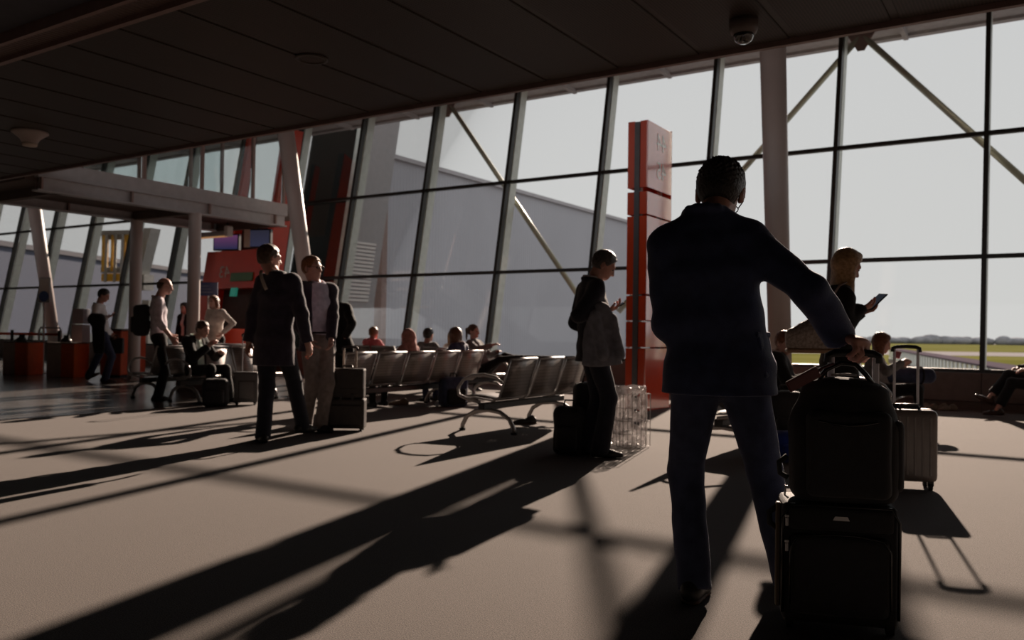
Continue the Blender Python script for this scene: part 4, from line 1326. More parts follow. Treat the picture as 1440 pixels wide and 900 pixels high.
# the rounded bag on top of it
ub = thing('laptop_bag', 'tall rounded black nylon bag stacked on the big suitcase, red tag at its handle', 'bag', (1.222, 3.09, 0.458), -0.22)
bodyp = [Ecap((0, 0, 0.05), (0, 0, 0.30), (0.182, 0.100), (0.180, 0.100), (1, 0, 0), 0.9), Ecap((0, 0, 0.26), (0.005, 0, 0.395), (0.180, 0.098), (0.155, 0.078), (1, 0, 0), 0.70),
         RBox((0, 0, 0.15), np.eye(3), (0.182, 0.092, 0.15), 0.045)]
sdf_obj('shell', [Group(bodyp, 0.03, 0, cuts=[((0, 0, 0.0), (0, 0, -1))], disp=wrinkle(0.002, 0.8, 2))], 0.008, MT['nylon'], ub)
up_ = sdf_obj('front_pocket', [Group([RBox((0.005, -0.088, 0.175), np.eye(3), (0.145, 0.030, 0.155), 0.03)], 0.01, 0, disp=wrinkle(0.002, 0.9, 4))], 0.008, MT['nylon2'], ub)
obj('zip_line', MB().tube([(-0.10, -0.118, 0.295), (-0.05, -0.123, 0.285), (0.0, -0.124, 0.281), (0.05, -0.123, 0.285), (0.10, -0.118, 0.295)], 0.005, 6), MT['gloss_black'], up_, smooth=True)
sdf_obj('side_pocket', [Group([RBox((0.17, 0.0, 0.17), np.eye(3), (0.03, 0.07, 0.13), 0.025)], 0.01, 0)], 0.008, MT['nylon2'], ub)
obj('carry_handle', MB().tube([(-0.085, -0.01, 0.44), (-0.06, -0.01, 0.475), (-0.01, -0.01, 0.50), (0.04, -0.01, 0.495), (0.075, -0.01, 0.46), (0.10, -0.01, 0.425)], 0.013, 10, flat=0.7), MT['gloss_black'], ub, smooth=True)
obj('handle_lining', MB().tube([(-0.045, -0.012, 0.455), (0.0, -0.013, 0.458), (0.045, -0.012, 0.455)], 0.005, 6), MT['steel'], ub, smooth=True)
rtg = MB().box(-0.062, 0.062, -0.006, 0.006, -0.022, 0.022, 0.005, 2)
rt_o = obj('luggage_tag', rtg, MT['redtag'], ub, (-0.150, -0.085, 0.440), smooth=False)
rt_o.rotation_euler = (0.3, -0.52, 0.1)
obj('ribbon', MB().tube([(0.055, 0.0, 0.0), (0.075, 0.01, 0.0), (0.10, 0.03, -0.012), (0.13, 0.05, -0.025)], 0.009, 8, flat=0.5), MT['redtag'], rt_o, smooth=True)
obj('side_buckle', MB().tube([(-0.195, -0.03, 0.075), (-0.222, -0.03, 0.09), (-0.226, -0.03, 0.13), (-0.197, -0.03, 0.155)], 0.010, 8), MT['rubber'], ub, smooth=True)
obj('side_ring', MB().tube([(-0.190, -0.06, 0.045), (-0.205, -0.06, 0.05), (-0.208, -0.06, 0.015), (-0.195, -0.06, 0.005)], 0.004, 6), MT['steel'], ub, smooth=True)

# taupe hard-shell case
hx = at(1275, 5.95, 0)
hc = thing('hardshell_suitcase', 'taupe ribbed hard-shell spinner case with raised silver handle on the open carpet', 'suitcase', hx, -0.25)
obj('shell', MB().box(-0.175, 0.175, -0.11, 0.11, 0.055, 0.555, 0.045, 4), MT['silver_case'], hc, smooth=True)
for i in range(6):
    x = -0.125 + 0.05 * i
    for sy in (-1, 1):
        obj('rib', MB().box(x - 0.009, x + 0.009, sy * 0.108 - 0.006, sy * 0.108 + 0.006, 0.10, 0.51, 0.005), MT['silver_case'], hc)
obj('zip_band', MB().box(-0.178, 0.178, -0.008, 0.008, 0.052, 0.558, 0.046, 4), MT['black'], hc, smooth=True)
obj('top_handle', MB().tube([(-0.07, -0.03, 0.553), (-0.05, -0.03, 0.585), (0.05, -0.03, 0.585), (0.07, -0.03, 0.553)], 0.010, 8), MT['black'], hc, smooth=True)
obj('handle_socket', MB().box(-0.095, 0.095, 0.06, 0.10, 0.54, 0.585, 0.01), MT['black'], hc)
for x, y in ((-0.13, -0.08), (0.13, -0.08), (-0.13, 0.08), (0.13, 0.08)):
    wheel(hc, x, y, 0.028)
handle(hc, 0.08, -0.078, 0.078, 0.56, 0.985, MT['alu'], MT['black'], 0.009, 0.014)

# dark brown wheeled case with a briefcase on top
bx = at(488, 8.85, 0)
bc = thing('wheeled_case', 'dark brown leather wheeled case standing before the man in lilac shirt', 'suitcase', bx, 0.05)
obj('shell', MB().box(-0.195, 0.195, -0.11, 0.11, 0.03, 0.34, 0.02, 2), MT['brown_case'], bc, smooth=False)
obj('front_pocket', MB().box(-0.17, 0.17, -0.128, -0.10, 0.06, 0.28, 0.015, 2), MT['brown_case'], bc)
obj('side_trim', MB().box(-0.20, -0.17, -0.115, 0.115, 0.02, 0.36, 0.01), MT['black'], bc)
for x in (-0.16, 0.16):
    wheel(bc, x, -0.08)
    wheel(bc, x, 0.08)
handle(bc, 0.10, -0.055, 0.075, 0.33, 0.87, MT['cream'], MT['black'], 0.011, 0.014)
bf = thing('briefcase', 'dark brown leather briefcase strapped upright on the brown wheeled case', 'briefcase', (bx.x, bx.y, 0.345), 0.05)
obj('body', MB().box(-0.185, 0.185, -0.085, 0.085, 0.0, 0.31, 0.02, 2), MT['brown_case'], bf)
obj('flap', MB().box(-0.18, 0.18, -0.10, -0.08, 0.10, 0.30, 0.01, 2), MT['brown_case'], bf)
for x in (-0.05, 0.07):
    obj('buckle_strap', MB().box(x - 0.012, x + 0.012, -0.107, -0.09, -0.015, 0.05, 0.003), MT['black'], bf)
obj('carry_handle', MB().tube([(-0.06, 0, 0.30), (-0.045, 0, 0.335), (0.045, 0, 0.335), (0.06, 0, 0.30)], 0.010, 8), MT['black'], bf, smooth=True)

def soft_bag(name, label, cat, loc, rz, w, d, h, m, pocket=None, strap=True, group=None):
    r = thing(name, label, cat, loc, rz, group)
    sdf_obj('body', [Group([RBox((0, 0, h / 2), np.eye(3), (w / 2, d / 2, h / 2), min(w, d) * 0.3)], 0.02, 0, disp=wrinkle(0.006, 0.9, w * 10))], 0.014, MT[m], r)
    sdf_obj('pocket', [Group([RBox((0, -d / 2, h * 0.36), np.eye(3), (w * 0.36, d * 0.16, h * 0.26), 0.03)], 0.02, 0)], 0.012, MT[pocket or m], r)
    if strap:
        obj('carry_loop', MB().tube([(-0.05, 0.0, h - 0.01), (-0.04, 0, h + 0.05), (0.04, 0, h + 0.05), (0.05, 0, h - 0.01)], 0.009, 8), MT['black'], r, smooth=True)
    return r
soft_bag('backpack', 'black backpack standing behind the phone man by the bench end', 'backpack', at(800, 7.35, 0), -0.3, 0.26, 0.22, 0.42, 'nylon', 'nylon2')
soft_bag('day_pack', 'small black pack tucked at the phone man\'s ankles', 'backpack', at(826, 7.55, 0), 0.1, 0.26, 0.20, 0.62, 'nylon', 'nylon2')
soft_bag('duffel_bag', 'navy duffel bag on the floor at the long bench end', 'bag', at(637, 11.85, 0), 0.5, 0.40, 0.24, 0.42, 'jeans', 'blackcloth')
soft_bag('backpack', 'black backpack on the floor before the seated man\'s knees', 'backpack', at(304, 11.35, 0), 0.2, 0.34, 0.25, 0.38, 'nylon', 'nylon2')
soft_bag('backpack', 'rounded black backpack on carpet behind the big suitcase', 'backpack', at(1102, 7.35, 0), 0.0, 0.32, 0.26, 0.58, 'nylon', None)
bl = cloth('cobalt_nylon', (0.01, 0.03, 0.22))
MT['cobalt'] = bl
soft_bag('cobalt_bag', 'cobalt blue bag on the carpet beside the black backpack', 'bag', at(1113, 7.05, 0), 0.0, 0.30, 0.20, 0.27, 'cobalt', 'cobalt', False)
gx = at(347, 11.7, 0)
gc = thing('trolley_case', 'grey trolley case with raised handle at the seated man\'s side', 'suitcase', gx, 0.2)
obj('shell', MB().box(-0.16, 0.16, -0.11, 0.11, 0.04, 0.46, 0.03, 3), mat('grey_shell', (0.10, 0.10, 0.105), rough=0.45, var=0.06), gc, smooth=True)
obj('front_panel', MB().box(-0.10, 0.12, -0.12, -0.10, 0.08, 0.34, 0.02, 2), mat('grey_panel', (0.14, 0.14, 0.145), rough=0.45, var=0.06), gc, smooth=True)
for x in (-0.12, 0.12):
    wheel(gc, x, -0.07)
    wheel(gc, x, 0.07)
handle(gc, 0.08, -0.07, 0.07, 0.44, 0.98, MT['alu'], MT['black'], 0.008, 0.012)
nb_ = thing('rolled_bag', 'long navy rolled bag resting on the knees of the grey cardigan sitter', 'bag', at(1279, 9.72, 0.53), -0.1)
sdf_obj('body', [Group([Ecap((-0.24, 0, 0.10), (0.22, 0, 0.10), (0.10, 0.095), (0.10, 0.09), (0, 1, 0), 0.7)], 0.02, 0, disp=wrinkle(0.006, 1.0, 3))], 0.012, MT['jeans'], nb_)
obj('strap', MB().tube([(0.12, 0.105 * math.cos(a), 0.10 + 0.10 * math.sin(a)) for a in [2 * math.pi * i / 16 for i in range(16)]], 0.010, 6, True), MT['blackcloth'], nb_, smooth=True)

# wire waste basket with a clear bag
bk = thing('wire_basket', 'white wire waste basket standing before the red totem', 'basket', at(881, 7.95, 0), 0.5)
BW, BH = 0.155, 0.50
wm = mat('white_wire', (0.55, 0.52, 0.52), rough=0.4, metal=0.2, var=0.05)
vw = MB().cyl((0, 0, 0.01), (0, 0, BH), 0.0035, seg=6).mesh('upright_wire', wm)
for i in range(7):
    t = -BW + 2 * BW * i / 6
    for (x, y) in ((t, -BW), (t, BW)) + (((-BW, t), (BW, t)) if 0 < i < 6 else ()):
        link('upright_wire', vw, bk, (x, y, 0))
rg = MB().tube([(-BW, -BW, 0), (BW, -BW, 0), (BW, BW, 0), (-BW, BW, 0)], 0.0045, 6, True).mesh('ring_wire', wm)
for z in (0.012, 0.13, 0.25, 0.37, BH):
    link('ring_wire', rg, bk, (0, 0, z))
fw_ = MB()
for i in range(1, 6):
    t = -BW + 2 * BW * i / 6
    fw_.tube([(t, -BW, 0.012), (t, BW, 0.012)], 0.003, 5)
obj('base_grid', fw_, wm, bk)
pb = thing('clear_bag', 'clear crinkled plastic bag lining the wire waste basket', 'bag', at(881, 7.95, 0), 0.5)
V, Q = surface([Group([RBox((0, 0, 0.29), np.eye(3), (BW * 0.93, BW * 0.93, 0.27), 0.05)], 0.01, 0, sub=[RBox((0, 0, 0.36), np.eye(3), (BW * 0.86, BW * 0.86, 0.32), 0.04)], sub_k=0.004, disp=wrinkle(0.012, 2.3, 1)),
                Group([Cone((BW * math.cos(a), BW * math.sin(a), 0.545), (BW * 1.05 * math.cos(a + 0.5), BW * 1.05 * math.sin(a + 0.5), 0.55), 0.022, 0.016) for a in [i * math.pi / 6 for i in range(12)]], 0.01, 0.02, disp=wrinkle(0.010, 3, 2))], 0.010)
pm_ = bpy.data.materials.new('clear_plastic')
pm_.use_nodes = True
nt = pm_.node_tree
p = nt.nodes['Principled BSDF']
p.inputs['Base Color'].default_value = (0.75, 0.72, 0.72, 1)
p.inputs['Roughness'].default_value = 0.18
p.inputs['Alpha'].default_value = 0.34
link('film', np_mesh('film', V, Q, pm_), pb)

# stray shoes
def lone_shoe(name, label, loc, rz, m, group=None):
    r = thing(name, label, 'shoe', loc, rz, group)
    c = Vector((0, 0, 0.0))
    prs = [Ecap((0, -0.06, 0.035), (0, 0.09, 0.026), (0.036, 0.042), (0.046, 0.034), (1, 0, 0), 1.0), Ecap((0, 0.08, 0.024), (0, 0.165, 0.018), (0.046, 0.034), (0.030, 0.024), (1, 0, 0), 1.0), Cone((0, -0.03, 0.05), (0, -0.02, 0.085), 0.038, 0.036)]
    sdf_obj('upper', [Group(prs, 0.03, 0, cuts=[((0, 0, 0.012), (0, 0, -1)), ((0, 0, 0.092), (0, 0.25, 1))])], 0.009, MT[m], r)
    sdf_obj('sole', [Group([Ecap((0, -0.06, 0.008), (0, 0.09, 0.008), (0.040, 0.016), (0.049, 0.016), (1, 0, 0), 2.5), Ecap((0, 0.08, 0.008), (0, 0.17, 0.008), (0.049, 0.016), (0.032, 0.016), (1, 0, 0), 1.5)], 0.01, 0, cuts=[((0, 0, 0.0), (0, 0, -1)), ((0, 0, 0.014), (0, 0, 1))])], 0.007, MT['sole'], r)
    return r
lone_shoe('canvas_shoe', 'tan canvas shoe by the low wall, first of four from the taupe case', at(1299, 12.55, 0), 0.9, 'tanshoe')
lone_shoe('canvas_shoe', 'tan canvas shoe second of four by the low wall', at(1310, 12.45, 0), 1.2, 'tanshoe')
lone_shoe('canvas_shoe', 'tan canvas shoe third of four by the low wall', at(1324, 12.5, 0), 1.0, 'tanshoe')
lone_shoe('canvas_shoe', 'tan canvas shoe closest to the crossed legs, by the low wall', at(1337, 12.35, 0), 1.5, 'tanshoe')
lone_shoe('dress_shoe', 'black dress shoe under the empty beam bench', at(744, 9.75, 0), 1.75, 'shoe')
lone_shoe('brown_shoe', 'brown shoe on the floor under the long beam bench', at(566, 12.0, 0), 1.6, 'tanshoe')

# ------------------------------------------------------------------ left side: desks, barriers, signs
def desk(label, px, Y, w, d, h, rz):
    r = thing('boarding_desk', label, 'desk', at(px, Y, 0), rz)
    obj('body', MB().box(-w / 2, w / 2 - 0.30, -d / 2, d / 2, 0, h, 0.01), mat('desk_brown', (0.44, 0.36, 0.32), rough=0.5, var=0.08), r)
    obj('orange_panel', MB().box(w / 2 - 0.30, w / 2, -d / 2, d / 2, 0, h, 0.01), mat('orange_panel', (0.75, 0.12, 0.02), rough=0.4, var=0.06), r)
    obj('worktop', MB().box(-w / 2 - 0.02, w / 2 + 0.02, -d / 2 - 0.02, d / 2 + 0.02, h, h + 0.02, 0.004), MT['soffit'], r)
    rdr = obj('card_reader', MB().lathe([(0.11, 0), (0.10, 0.06), (0.05, 0.10), (0.001, 0.105)], 16, (-0.05, 0, h + 0.02)), MT['black'], r, smooth=True)
    obj('screen_arm', MB().box(-0.10, 0.02, -0.02, 0.02, h + 0.10, h + 0.17, 0.005), MT['black'], rdr)
    return r
desk('brown desk with narrow orange end, left of the sign stand', 33, 18.1, 0.58, 0.5, 0.70, -0.12)
desk('brown desk with orange end beside the walking man in white shirt', 96, 17.6, 0.62, 0.5, 0.70, -0.12)
ks = thing('ticket_kiosk', 'slim pale kiosk behind the orange ended desk', 'kiosk', at(113, 18.6, 0), -0.1)
obj('cabinet', MB().box(-0.13, 0.13, -0.15, 0.15, 0, 1.10, 0.01), mat('pale_kiosk', (0.30, 0.31, 0.34), rough=0.4, var=0.05), ks)
obj('head', MB().box(-0.13, 0.14, -0.13, 0.13, 1.12, 1.45, 0.01), mat('pale_kiosk_head', (0.26, 0.27, 0.31), rough=0.35, var=0.05), ks)
ss = thing('sign_stand', 'tall stand with a framed notice, in front of the glass gate', 'sign', at(61, 18.75, 0), -0.15)
obj('base', MB().cyl((0, 0, 0), (0, 0, 0.02), 0.17, seg=20), MT['steel'], ss)
obj('pole', MB().cyl((0, 0, 0.02), (0, 0, 1.62), 0.022, seg=10), MT['steel'], ss)
bo = obj('frame', MB().box(-0.135, 0.135, -0.02, 0.02, 1.58, 2.14, 0.005), MT['steel'], ss)
obj('notice', MB().box(-0.12, 0.12, -0.024, -0.018, 1.74, 2.12), MT['cream'], bo)
obj('blue_band', MB().lathe([(0.001, 0), (0.12, 0), (0.12, 0.006), (0.001, 0.006)], 20), mat('blue_print', (0.06, 0.10, 0.24), rough=0.5, var=0.1), bo, (0, -0.021, 1.72)).rotation_euler = (math.pi / 2, 0, 0)
gt = thing('glass_gate', 'waist-high glass barrier in a steel tube frame', 'barrier', at(70, 19.15, 0), -0.15)
obj('tube_frame', MB().tube([(-0.28, 0, 0), (-0.28, 0, 0.95), (-0.24, 0, 1.02), (0.24, 0, 1.02), (0.28, 0, 0.95), (0.28, 0, 0)], 0.02, 8), MT['steel'], gt, smooth=True)
obj('glass_panel', MB().box(-0.25, 0.25, -0.005, 0.005, 0.12, 0.95), MT['bridge_glass'], gt)
bt = thing('belt_barrier', 'red retractable belt strung between black posts', 'barrier', at(25, 19.3, 0), -0.15)
obj('belt', MB().box(-1.4, 1.05, -0.004, 0.004, 0.84, 0.90), MT['red'], bt)
for x in (-1.4, -0.15, 1.05):
    po = obj('post', MB().cyl((x, 0, 0), (x, 0, 0.96), 0.035, seg=12), MT['black'], bt)
    obj('base', MB().lathe([(0.17, 0), (0.17, 0.015), (0.04, 0.03)], 20, (x, 0, 0)), MT['black'], po)
for i, (px, Y, w, m, lab) in enumerate([(165, 17.8, 0.46, 'portal', 'orange red service counter behind the walking man'), (186, 18.4, 0.34, 'portal', 'narrow orange counter beside the footbridge column')]):
    c_ = thing('service_counter', lab, 'counter', at(px, Y, 0), -0.1)
    obj('body', MB().box(-w / 2, w / 2, -0.25, 0.25, 0.05, 0.98, 0.01), mat('orange_brown_front', (0.45, 0.09, 0.035), rough=0.45, var=0.1), c_)
    obj('top', MB().box(-w / 2 - 0.03, w / 2 + 0.03, -0.28, 0.28, 0.98, 1.02, 0.006), MT['soffit'], c_)
    obj('plinth', MB().box(-w / 2 + 0.02, w / 2 - 0.02, -0.22, 0.22, 0, 0.05), MT['black'], c_)
cn = thing('long_counter', 'grey topped counter with red front behind the seated man', 'counter', at(310, 14.4, 0), -0.1)
obj('top', MB().box(-0.75, 0.75, -0.25, 0.25, 0.74, 0.80, 0.01), MT['beam'], cn)
obj('front', MB().box(-0.70, 0.70, -0.18, 0.18, 0.0, 0.74), MT['wall'], cn)
rb = thing('red_backboard', 'red board wall behind the woman in cream knit', 'board', at(330, 17.0, 0), -0.1)
obj('panel', MB().box(-0.85, 0.6, -0.03, 0.03, 0.05, 1.06, 0.005), MT['portal'], rb)
obj('foot', MB().box(-0.8, 0.55, -0.12, 0.12, 0.0, 0.05), MT['black'], rb)

# ------------------------------------------------------------------ people
D_ = math.radians

def box_thing(name, label, cat, loc, rot, dims, m, part='body', extra=None):
    r = thing(name, label, cat, loc)
    r.rotation_euler = rot
    obj(part, MB().box(-dims[0] / 2, dims[0] / 2, -dims[1] / 2, dims[1] / 2, -dims[2] / 2, dims[2] / 2, min(dims) * 0.3, 2), m, r)
    if extra:
        e = extra
        obj('screen', MB().box(-dims[0] / 2 + 0.004, dims[0] / 2 - 0.004, -dims[1] / 2 + 0.006, dims[1] / 2 - 0.006, dims[2] / 2 - 0.0005, dims[2] / 2 + 0.0006), e, r)
    return r

# the man in the navy blazer, seen from behind
m1 = person('man in navy blazer and dark jeans seen from behind, gripping the suitcase handle', at(1010, 3.37, 0), 0.0, H=1.80,
            trap=0.036, drop=(0.040, 0.012), loose=0.032, cuffw=0.011, hs=1.07, pelvis=at(1012, 3.37, 0.925), chest=at(996, 3.35, 1.435), head=at(1014, 3.42, 1.632), hrot=(-0.38, -0.42, 0.05), twist=-0.10,
            wr=at(1181, 3.30, 1.058), hands=1.22, er=(0.05, -1.0, -0.05), hr=((0.46, -0.80, -0.22), (0.0, -0.30, -1.0)), cr_=[1.15, 1.2, 1.2, 1.15, 0.9],
            wl=at(962, 3.60, 1.17), el=(-0.26, -0.6, -0.5), fl=at(975, 3.36, 0.085), fr=at(1106, 3.46, 0.085), tl=0.45, tr=0.35,
            kl=(-0.08, 1, 0), kr=(0.25, 1, 0), top='jacket', top_m='navy', hem=-0.105, legs_m='jeans', shoe_m='shoe', hair='spiky', hair_m='h_black',
            skin='skin', h=0.0072, detail=True, glasses=True, hair_h=0.0036, fat=1.03)
R1 = m1['root']
pn = Vector((0.75, -0.66, 0)).normalized()
tg = Vector((-pn.y, pn.x, 0))
pc = m1['pv'] + Vector((0, 0, 0.045)) + Vector((0.159, -0.077, 0))
pu = (Vector((0, 0, 1)) - pn * 0.22).normalized()
pn = (pn - pu * pn.dot(pu)).normalized()
Rp = [list(tg), list(pn), list(pu)]
pk = sdf_obj('patch_pocket', [Group([RBox(pc, Rp, (0.058, 0.014, 0.085), 0.014)], 0.01, 0, disp=wrinkle(0.002, 1.2, 2))], 0.006, MT['navy'], R1)
sdf_obj('pocket_flap', [Group([RBox(pc + pu * 0.088 + pn * 0.003, Rp, (0.060, 0.013, 0.012), 0.006)], 0.01, 0)], 0.005, MT['navy'], pk)
cb = MB()
fa1 = (m1['WR'] - m1['EL' if False else 'ER']).normalized()
for i in range(4):
    c0 = m1['WR'] - fa1 * (0.03 + 0.018 * i) + Vector((0.012, -0.052, -0.012))
    cb.lathe([(0.0001, -0.004), (0.006, -0.003), (0.006, 0.003), (0.0001, 0.004)], 10, c0)
obj('cuff_buttons', cb, MT['rubber'], R1, smooth=True)
ear = m1['hp'](0.086, -0.006, -0.018)
obj('earphone', MB().lathe([(0.0001, -0.007), (0.007, -0.003), (0.006, 0.004), (0.0001, 0.006)], 10, ear), MT['white'], R1, smooth=True)

# the man reading his phone before the totem
m2 = person('grey-haired man in dark suit reading his phone by the wire basket', at(833, 7.22, 0), D_(-84), H=1.80,
            pelvis=at(834, 7.22, 0.945), trap=0.015, chest=at(832, 7.2, 1.43), head=at(850, 7.2, 1.645), hrot=(-0.12, -0.52, 0.0), twist=0.15,
            wr=at(853, 7.02, 1.245), er=(0.3, -0.9, -0.5), hr=((0.85, -0.05, 0.30), (-0.3, 0.1, 1.0)), cr_=[0.5, 0.55, 0.6, 0.7, 0.5],
            wl=at(845, 7.42, 1.02), fl=at(822, 7.32, 0.085), fr=at(845, 7.16, 0.085), tl=0.0, tr=0.1,
            top='jacket', top_m='suit', hem=-0.13, shirt_m='whiteshirt', open_front=0.075, legs_m='suit', hair='short', hair_m='h_grey', skin='skin', h=0.0095, flare=0.012)
ph = box_thing('phone', 'thin dark phone held by the grey-haired man', 'phone', at(868, 7.02, 1.285), (0.15, -0.5, 0.05), (0.135, 0.066, 0.008), MT['rubber'], 'case', MT['screen_dark'])
cx = at(843, 7.0, 0)
dj = thing('draped_coat', 'grey coat draped over the forearm of the phone man', 'coat', (cx.x, cx.y, 0.78), 0.0)
dq = [Ecap((-0.02, 0, 0.47), (0.0, 0, 0.30), (0.095, 0.075), (0.135, 0.070), (1, 0, 0), 1.0), Ecap((0.0, 0, 0.30), (0.005, 0, 0.02), (0.135, 0.07), (0.17, 0.055), (1, 0, 0), 0.4)]
sdf_obj('cloth', [Group(dq, 0.04, 0, cuts=[((0, 0, 0.0), (0.15, 0, -1))], disp=wrinkle(0.009, 0.75, 4)), Group([Cone((-0.07, -0.06, 0.42), (0.01, -0.09, 0.10), 0.055, 0.048), Cone((0.09, -0.02, 0.40), (0.15, -0.04, 0.10), 0.040, 0.045)], 0.03, 0.02, disp=wrinkle(0.006, 1.0, 2))], 0.010, MT['greycoat'], dj)

# pair talking at the left
m3 = person('tall man in dark overcoat seen from behind, talking near the brown case', at(390, 8.0, 0), D_(-24), H=1.87,
            pelvis=at(386, 8.0, 0.97), chest=at(391, 8.0, 1.50), head=at(379, 8.04, 1.735), hrot=(-0.45, -0.05, 0.0), twist=0.0,
            wr=at(434, 7.95, 0.90), er=(0.6, -0.6, 0), wl=at(350, 8.02, 0.92), el=(-0.6, -0.6, 0),
            fl=at(371, 7.80, 0.085), fr=at(427, 8.30, 0.085), tl=-0.9, tr=0.15, top='jacket', top_m='suit2', hem=-0.26, shirt_m='whiteshirt', legs_m='suit', hair='short', hair_m='h_brown',
            skin='skin', h=0.010, fat=1.06, detail=False)
st = thing('shoulder_strap', 'pale strap over the shoulder of the man in dark overcoat', 'strap', at(378, 7.88, 1.45), D_(-24))
pts = [(-0.07, -0.02, 0.155), (-0.045, -0.065, 0.13), (-0.01, -0.085, 0.07), (0.03, -0.09, 0.0), (0.045, -0.085, -0.03)]
obj('webbing', MB().tube(pts, 0.016, 8, flat=0.35), MT['cream'], st, smooth=True)
m4 = person('ginger man with glasses, lilac shirt and open blazer, hands in pockets', at(446, 8.75, 0), D_(-138), H=1.82,
            pelvis=at(447, 8.75, 0.95), chest=at(446, 8.75, 1.47), head=at(439, 8.75, 1.70), hrot=(0.42, 0.03, 0.0), twist=0.0,
            wr=at(433, 8.62, 0.965), er=(0.9, -0.6, 0), wl=at(466, 8.62, 0.965), el=(-0.9, -0.6, 0),
            fl=at(452, 8.70, 0.085), fr=at(431, 8.80, 0.085), top='jacket', top_m='suit2', hem=-0.12, shirt_m='lilac', open_front=0.17, legs_m='taupe', hair='short', hair_m='h_ginger',
            skin='skin_pale', h=0.0095, glasses=True)
obj('belt', MB().tube([(m4['pv'].x + 0.160 * math.cos(a), m4['pv'].y + 0.112 * math.sin(a), m4['pv'].z + 0.075) for a in [2 * math.pi * i / 28 for i in range(28)]], 0.020, 8, True, 0.5), MT['gloss_black'], m4['root'], smooth=True)
m5 = person('person in black with hand on hip behind the ginger man', at(480, 10.8, 0), D_(-35), H=1.66, fem=True,
            pelvis=at(482, 10.8, 0.86), chest=at(478, 10.8, 1.33), head=at(465, 10.8, 1.52), hrot=(-0.3, -0.05, 0), wr=at(487, 10.68, 0.98), er=(1, -0.4, 0.1), wl=at(462, 11, 0.9),
            top='jacket', top_m='blackcloth', hem=-0.10, legs_m='blackcloth', hair='short', hair_m='h_ginger', skin='skin_pale', h=0.012)

# the blonde woman reading
m6 = person('long-haired blonde woman in black top reading a device at the window', at(1180, 6.0, 0), D_(-88), H=1.69, fem=True,
            pelvis=at(1180, 6.0, 0.885), chest=at(1177, 6.0, 1.355), head=at(1192, 5.98, 1.565), hrot=(0.10, -0.42, 0), twist=0.1,
            wr=at(1211, 5.86, 1.255), er=(0.45, -0.6, -0.7), hr=((0.85, 0.1, 0.22), (-0.3, 0.3, 1)), wl=at(1212, 6.04, 1.235), el=(-0.2, -0.5, -0.9), hl=((0.85, -0.1, 0.25), (-0.2, -0.3, 1)), cl=0.5, cr_=0.55,
            top='sweater', top_m='blackcloth', hem=-0.10, legs_m='blackcloth', hair='long', hair_m='h_blonde', hair_len=0.26, skin='skin', h=0.0085, hair_h=0.0075)
box_thing('tablet', 'small dark device in the hands of the blonde woman', 'tablet', at(1232, 5.93, 1.31), (0.1, -0.75, 0.1), (0.16, 0.10, 0.009), MT['rubber'], 'case', MT['screen_dark'])
hbp = at(1143, 5.9, 1.0)
hb = thing('handbag', 'tan snake-print handbag hanging by the blonde woman', 'handbag', (hbp.x, hbp.y, 0.94), -0.15)
sn = mat('snake_leather', (0.20, 0.15, 0.12), rough=0.45, col2=(0.42, 0.35, 0.30), vscale=55, bump=0.4, bscale=150)
sdf_obj('body', [Group([Ecap((-0.05, 0, 0.16), (0.02, 0, 0.20), (0.06, 0.05), (0.06, 0.05), (0, 0, 1), 0.8), RBox((0, 0, 0.09), np.eye(3), (0.185, 0.055, 0.085), 0.05)], 0.06, 0, disp=wrinkle(0.004, 1.2, 2))], 0.010, sn, hb)
obj('base_band', MB().box(-0.18, 0.18, -0.06, 0.06, 0.0, 0.035, 0.012), mat('tan_leather', (0.28, 0.17, 0.10), rough=0.5, var=0.1), hb)
l6 = m6['root'].matrix_basis
def w6(p):
    return m6['o'] + Matrix.Rotation(D_(-88), 3, 'Z') @ Vector(p)
s_pts = [w6(m6['ch'] + Vector((0.10, 0.03, 0.085))) , w6(m6['ch'] + Vector((0.145, -0.04, 0.06))), w6(m6['ch'] + Vector((0.16, -0.10, -0.02)))]
hbl = [Vector((0.12, 0.02, 0.17)), Vector((0.14, 0.0, 0.30))]
Rhb = Matrix.Rotation(0.15, 3, 'Z')
strap_pts = [tuple(hbl[0]), tuple(hbl[1])] + [tuple(Rhb @ (p - Vector((hbp.x, hbp.y, 0.94)))) for p in reversed(s_pts)]
obj('strap', MB().tube(strap_pts, 0.014, 8, flat=0.4), mat('pale_pink_strap', (0.45, 0.33, 0.29), rough=0.6, var=0.05), hb, smooth=True)

# far left group
m7 = person('man in white shirt walking while reading his phone, coat on arm', at(142, 15.9, 0), D_(-80), H=1.80,
            pelvis=at(146, 15.9, 0.92), chest=at(139, 15.9, 1.42), head=at(146, 15.9, 1.655), hrot=(0.0, -0.38, 0), wr=at(151, 15.72, 1.24), er=(0.3, -0.9, -0.5), hr=((0.9, 0, 0.3), (0, 0, 1)), wl=at(156, 16.05, 0.93), el=(-0.3, -1, 0),
            fl=at(126, 16.15, 0.12), fr=at(149, 15.85, 0.085), pl=-0.5, tl=0.1, tr=0.0, top='shirt', top_m='whiteshirt', hem=-0.02, legs_m='jeans', shoe_m='brownshoe', hair='short', hair_m='h_black', h=0.012)
box_thing('phone', 'dark phone held by the walking man in white shirt', 'phone', at(160, 15.7, 1.29), (0.1, -0.3, 0), (0.14, 0.07, 0.012), MT['black'], 'case')
dc = at(133, 15.62, 0)
d7 = thing('draped_coat', 'black coat folded over the arm of the walking man', 'coat', (dc.x, dc.y, 0.55), 0)
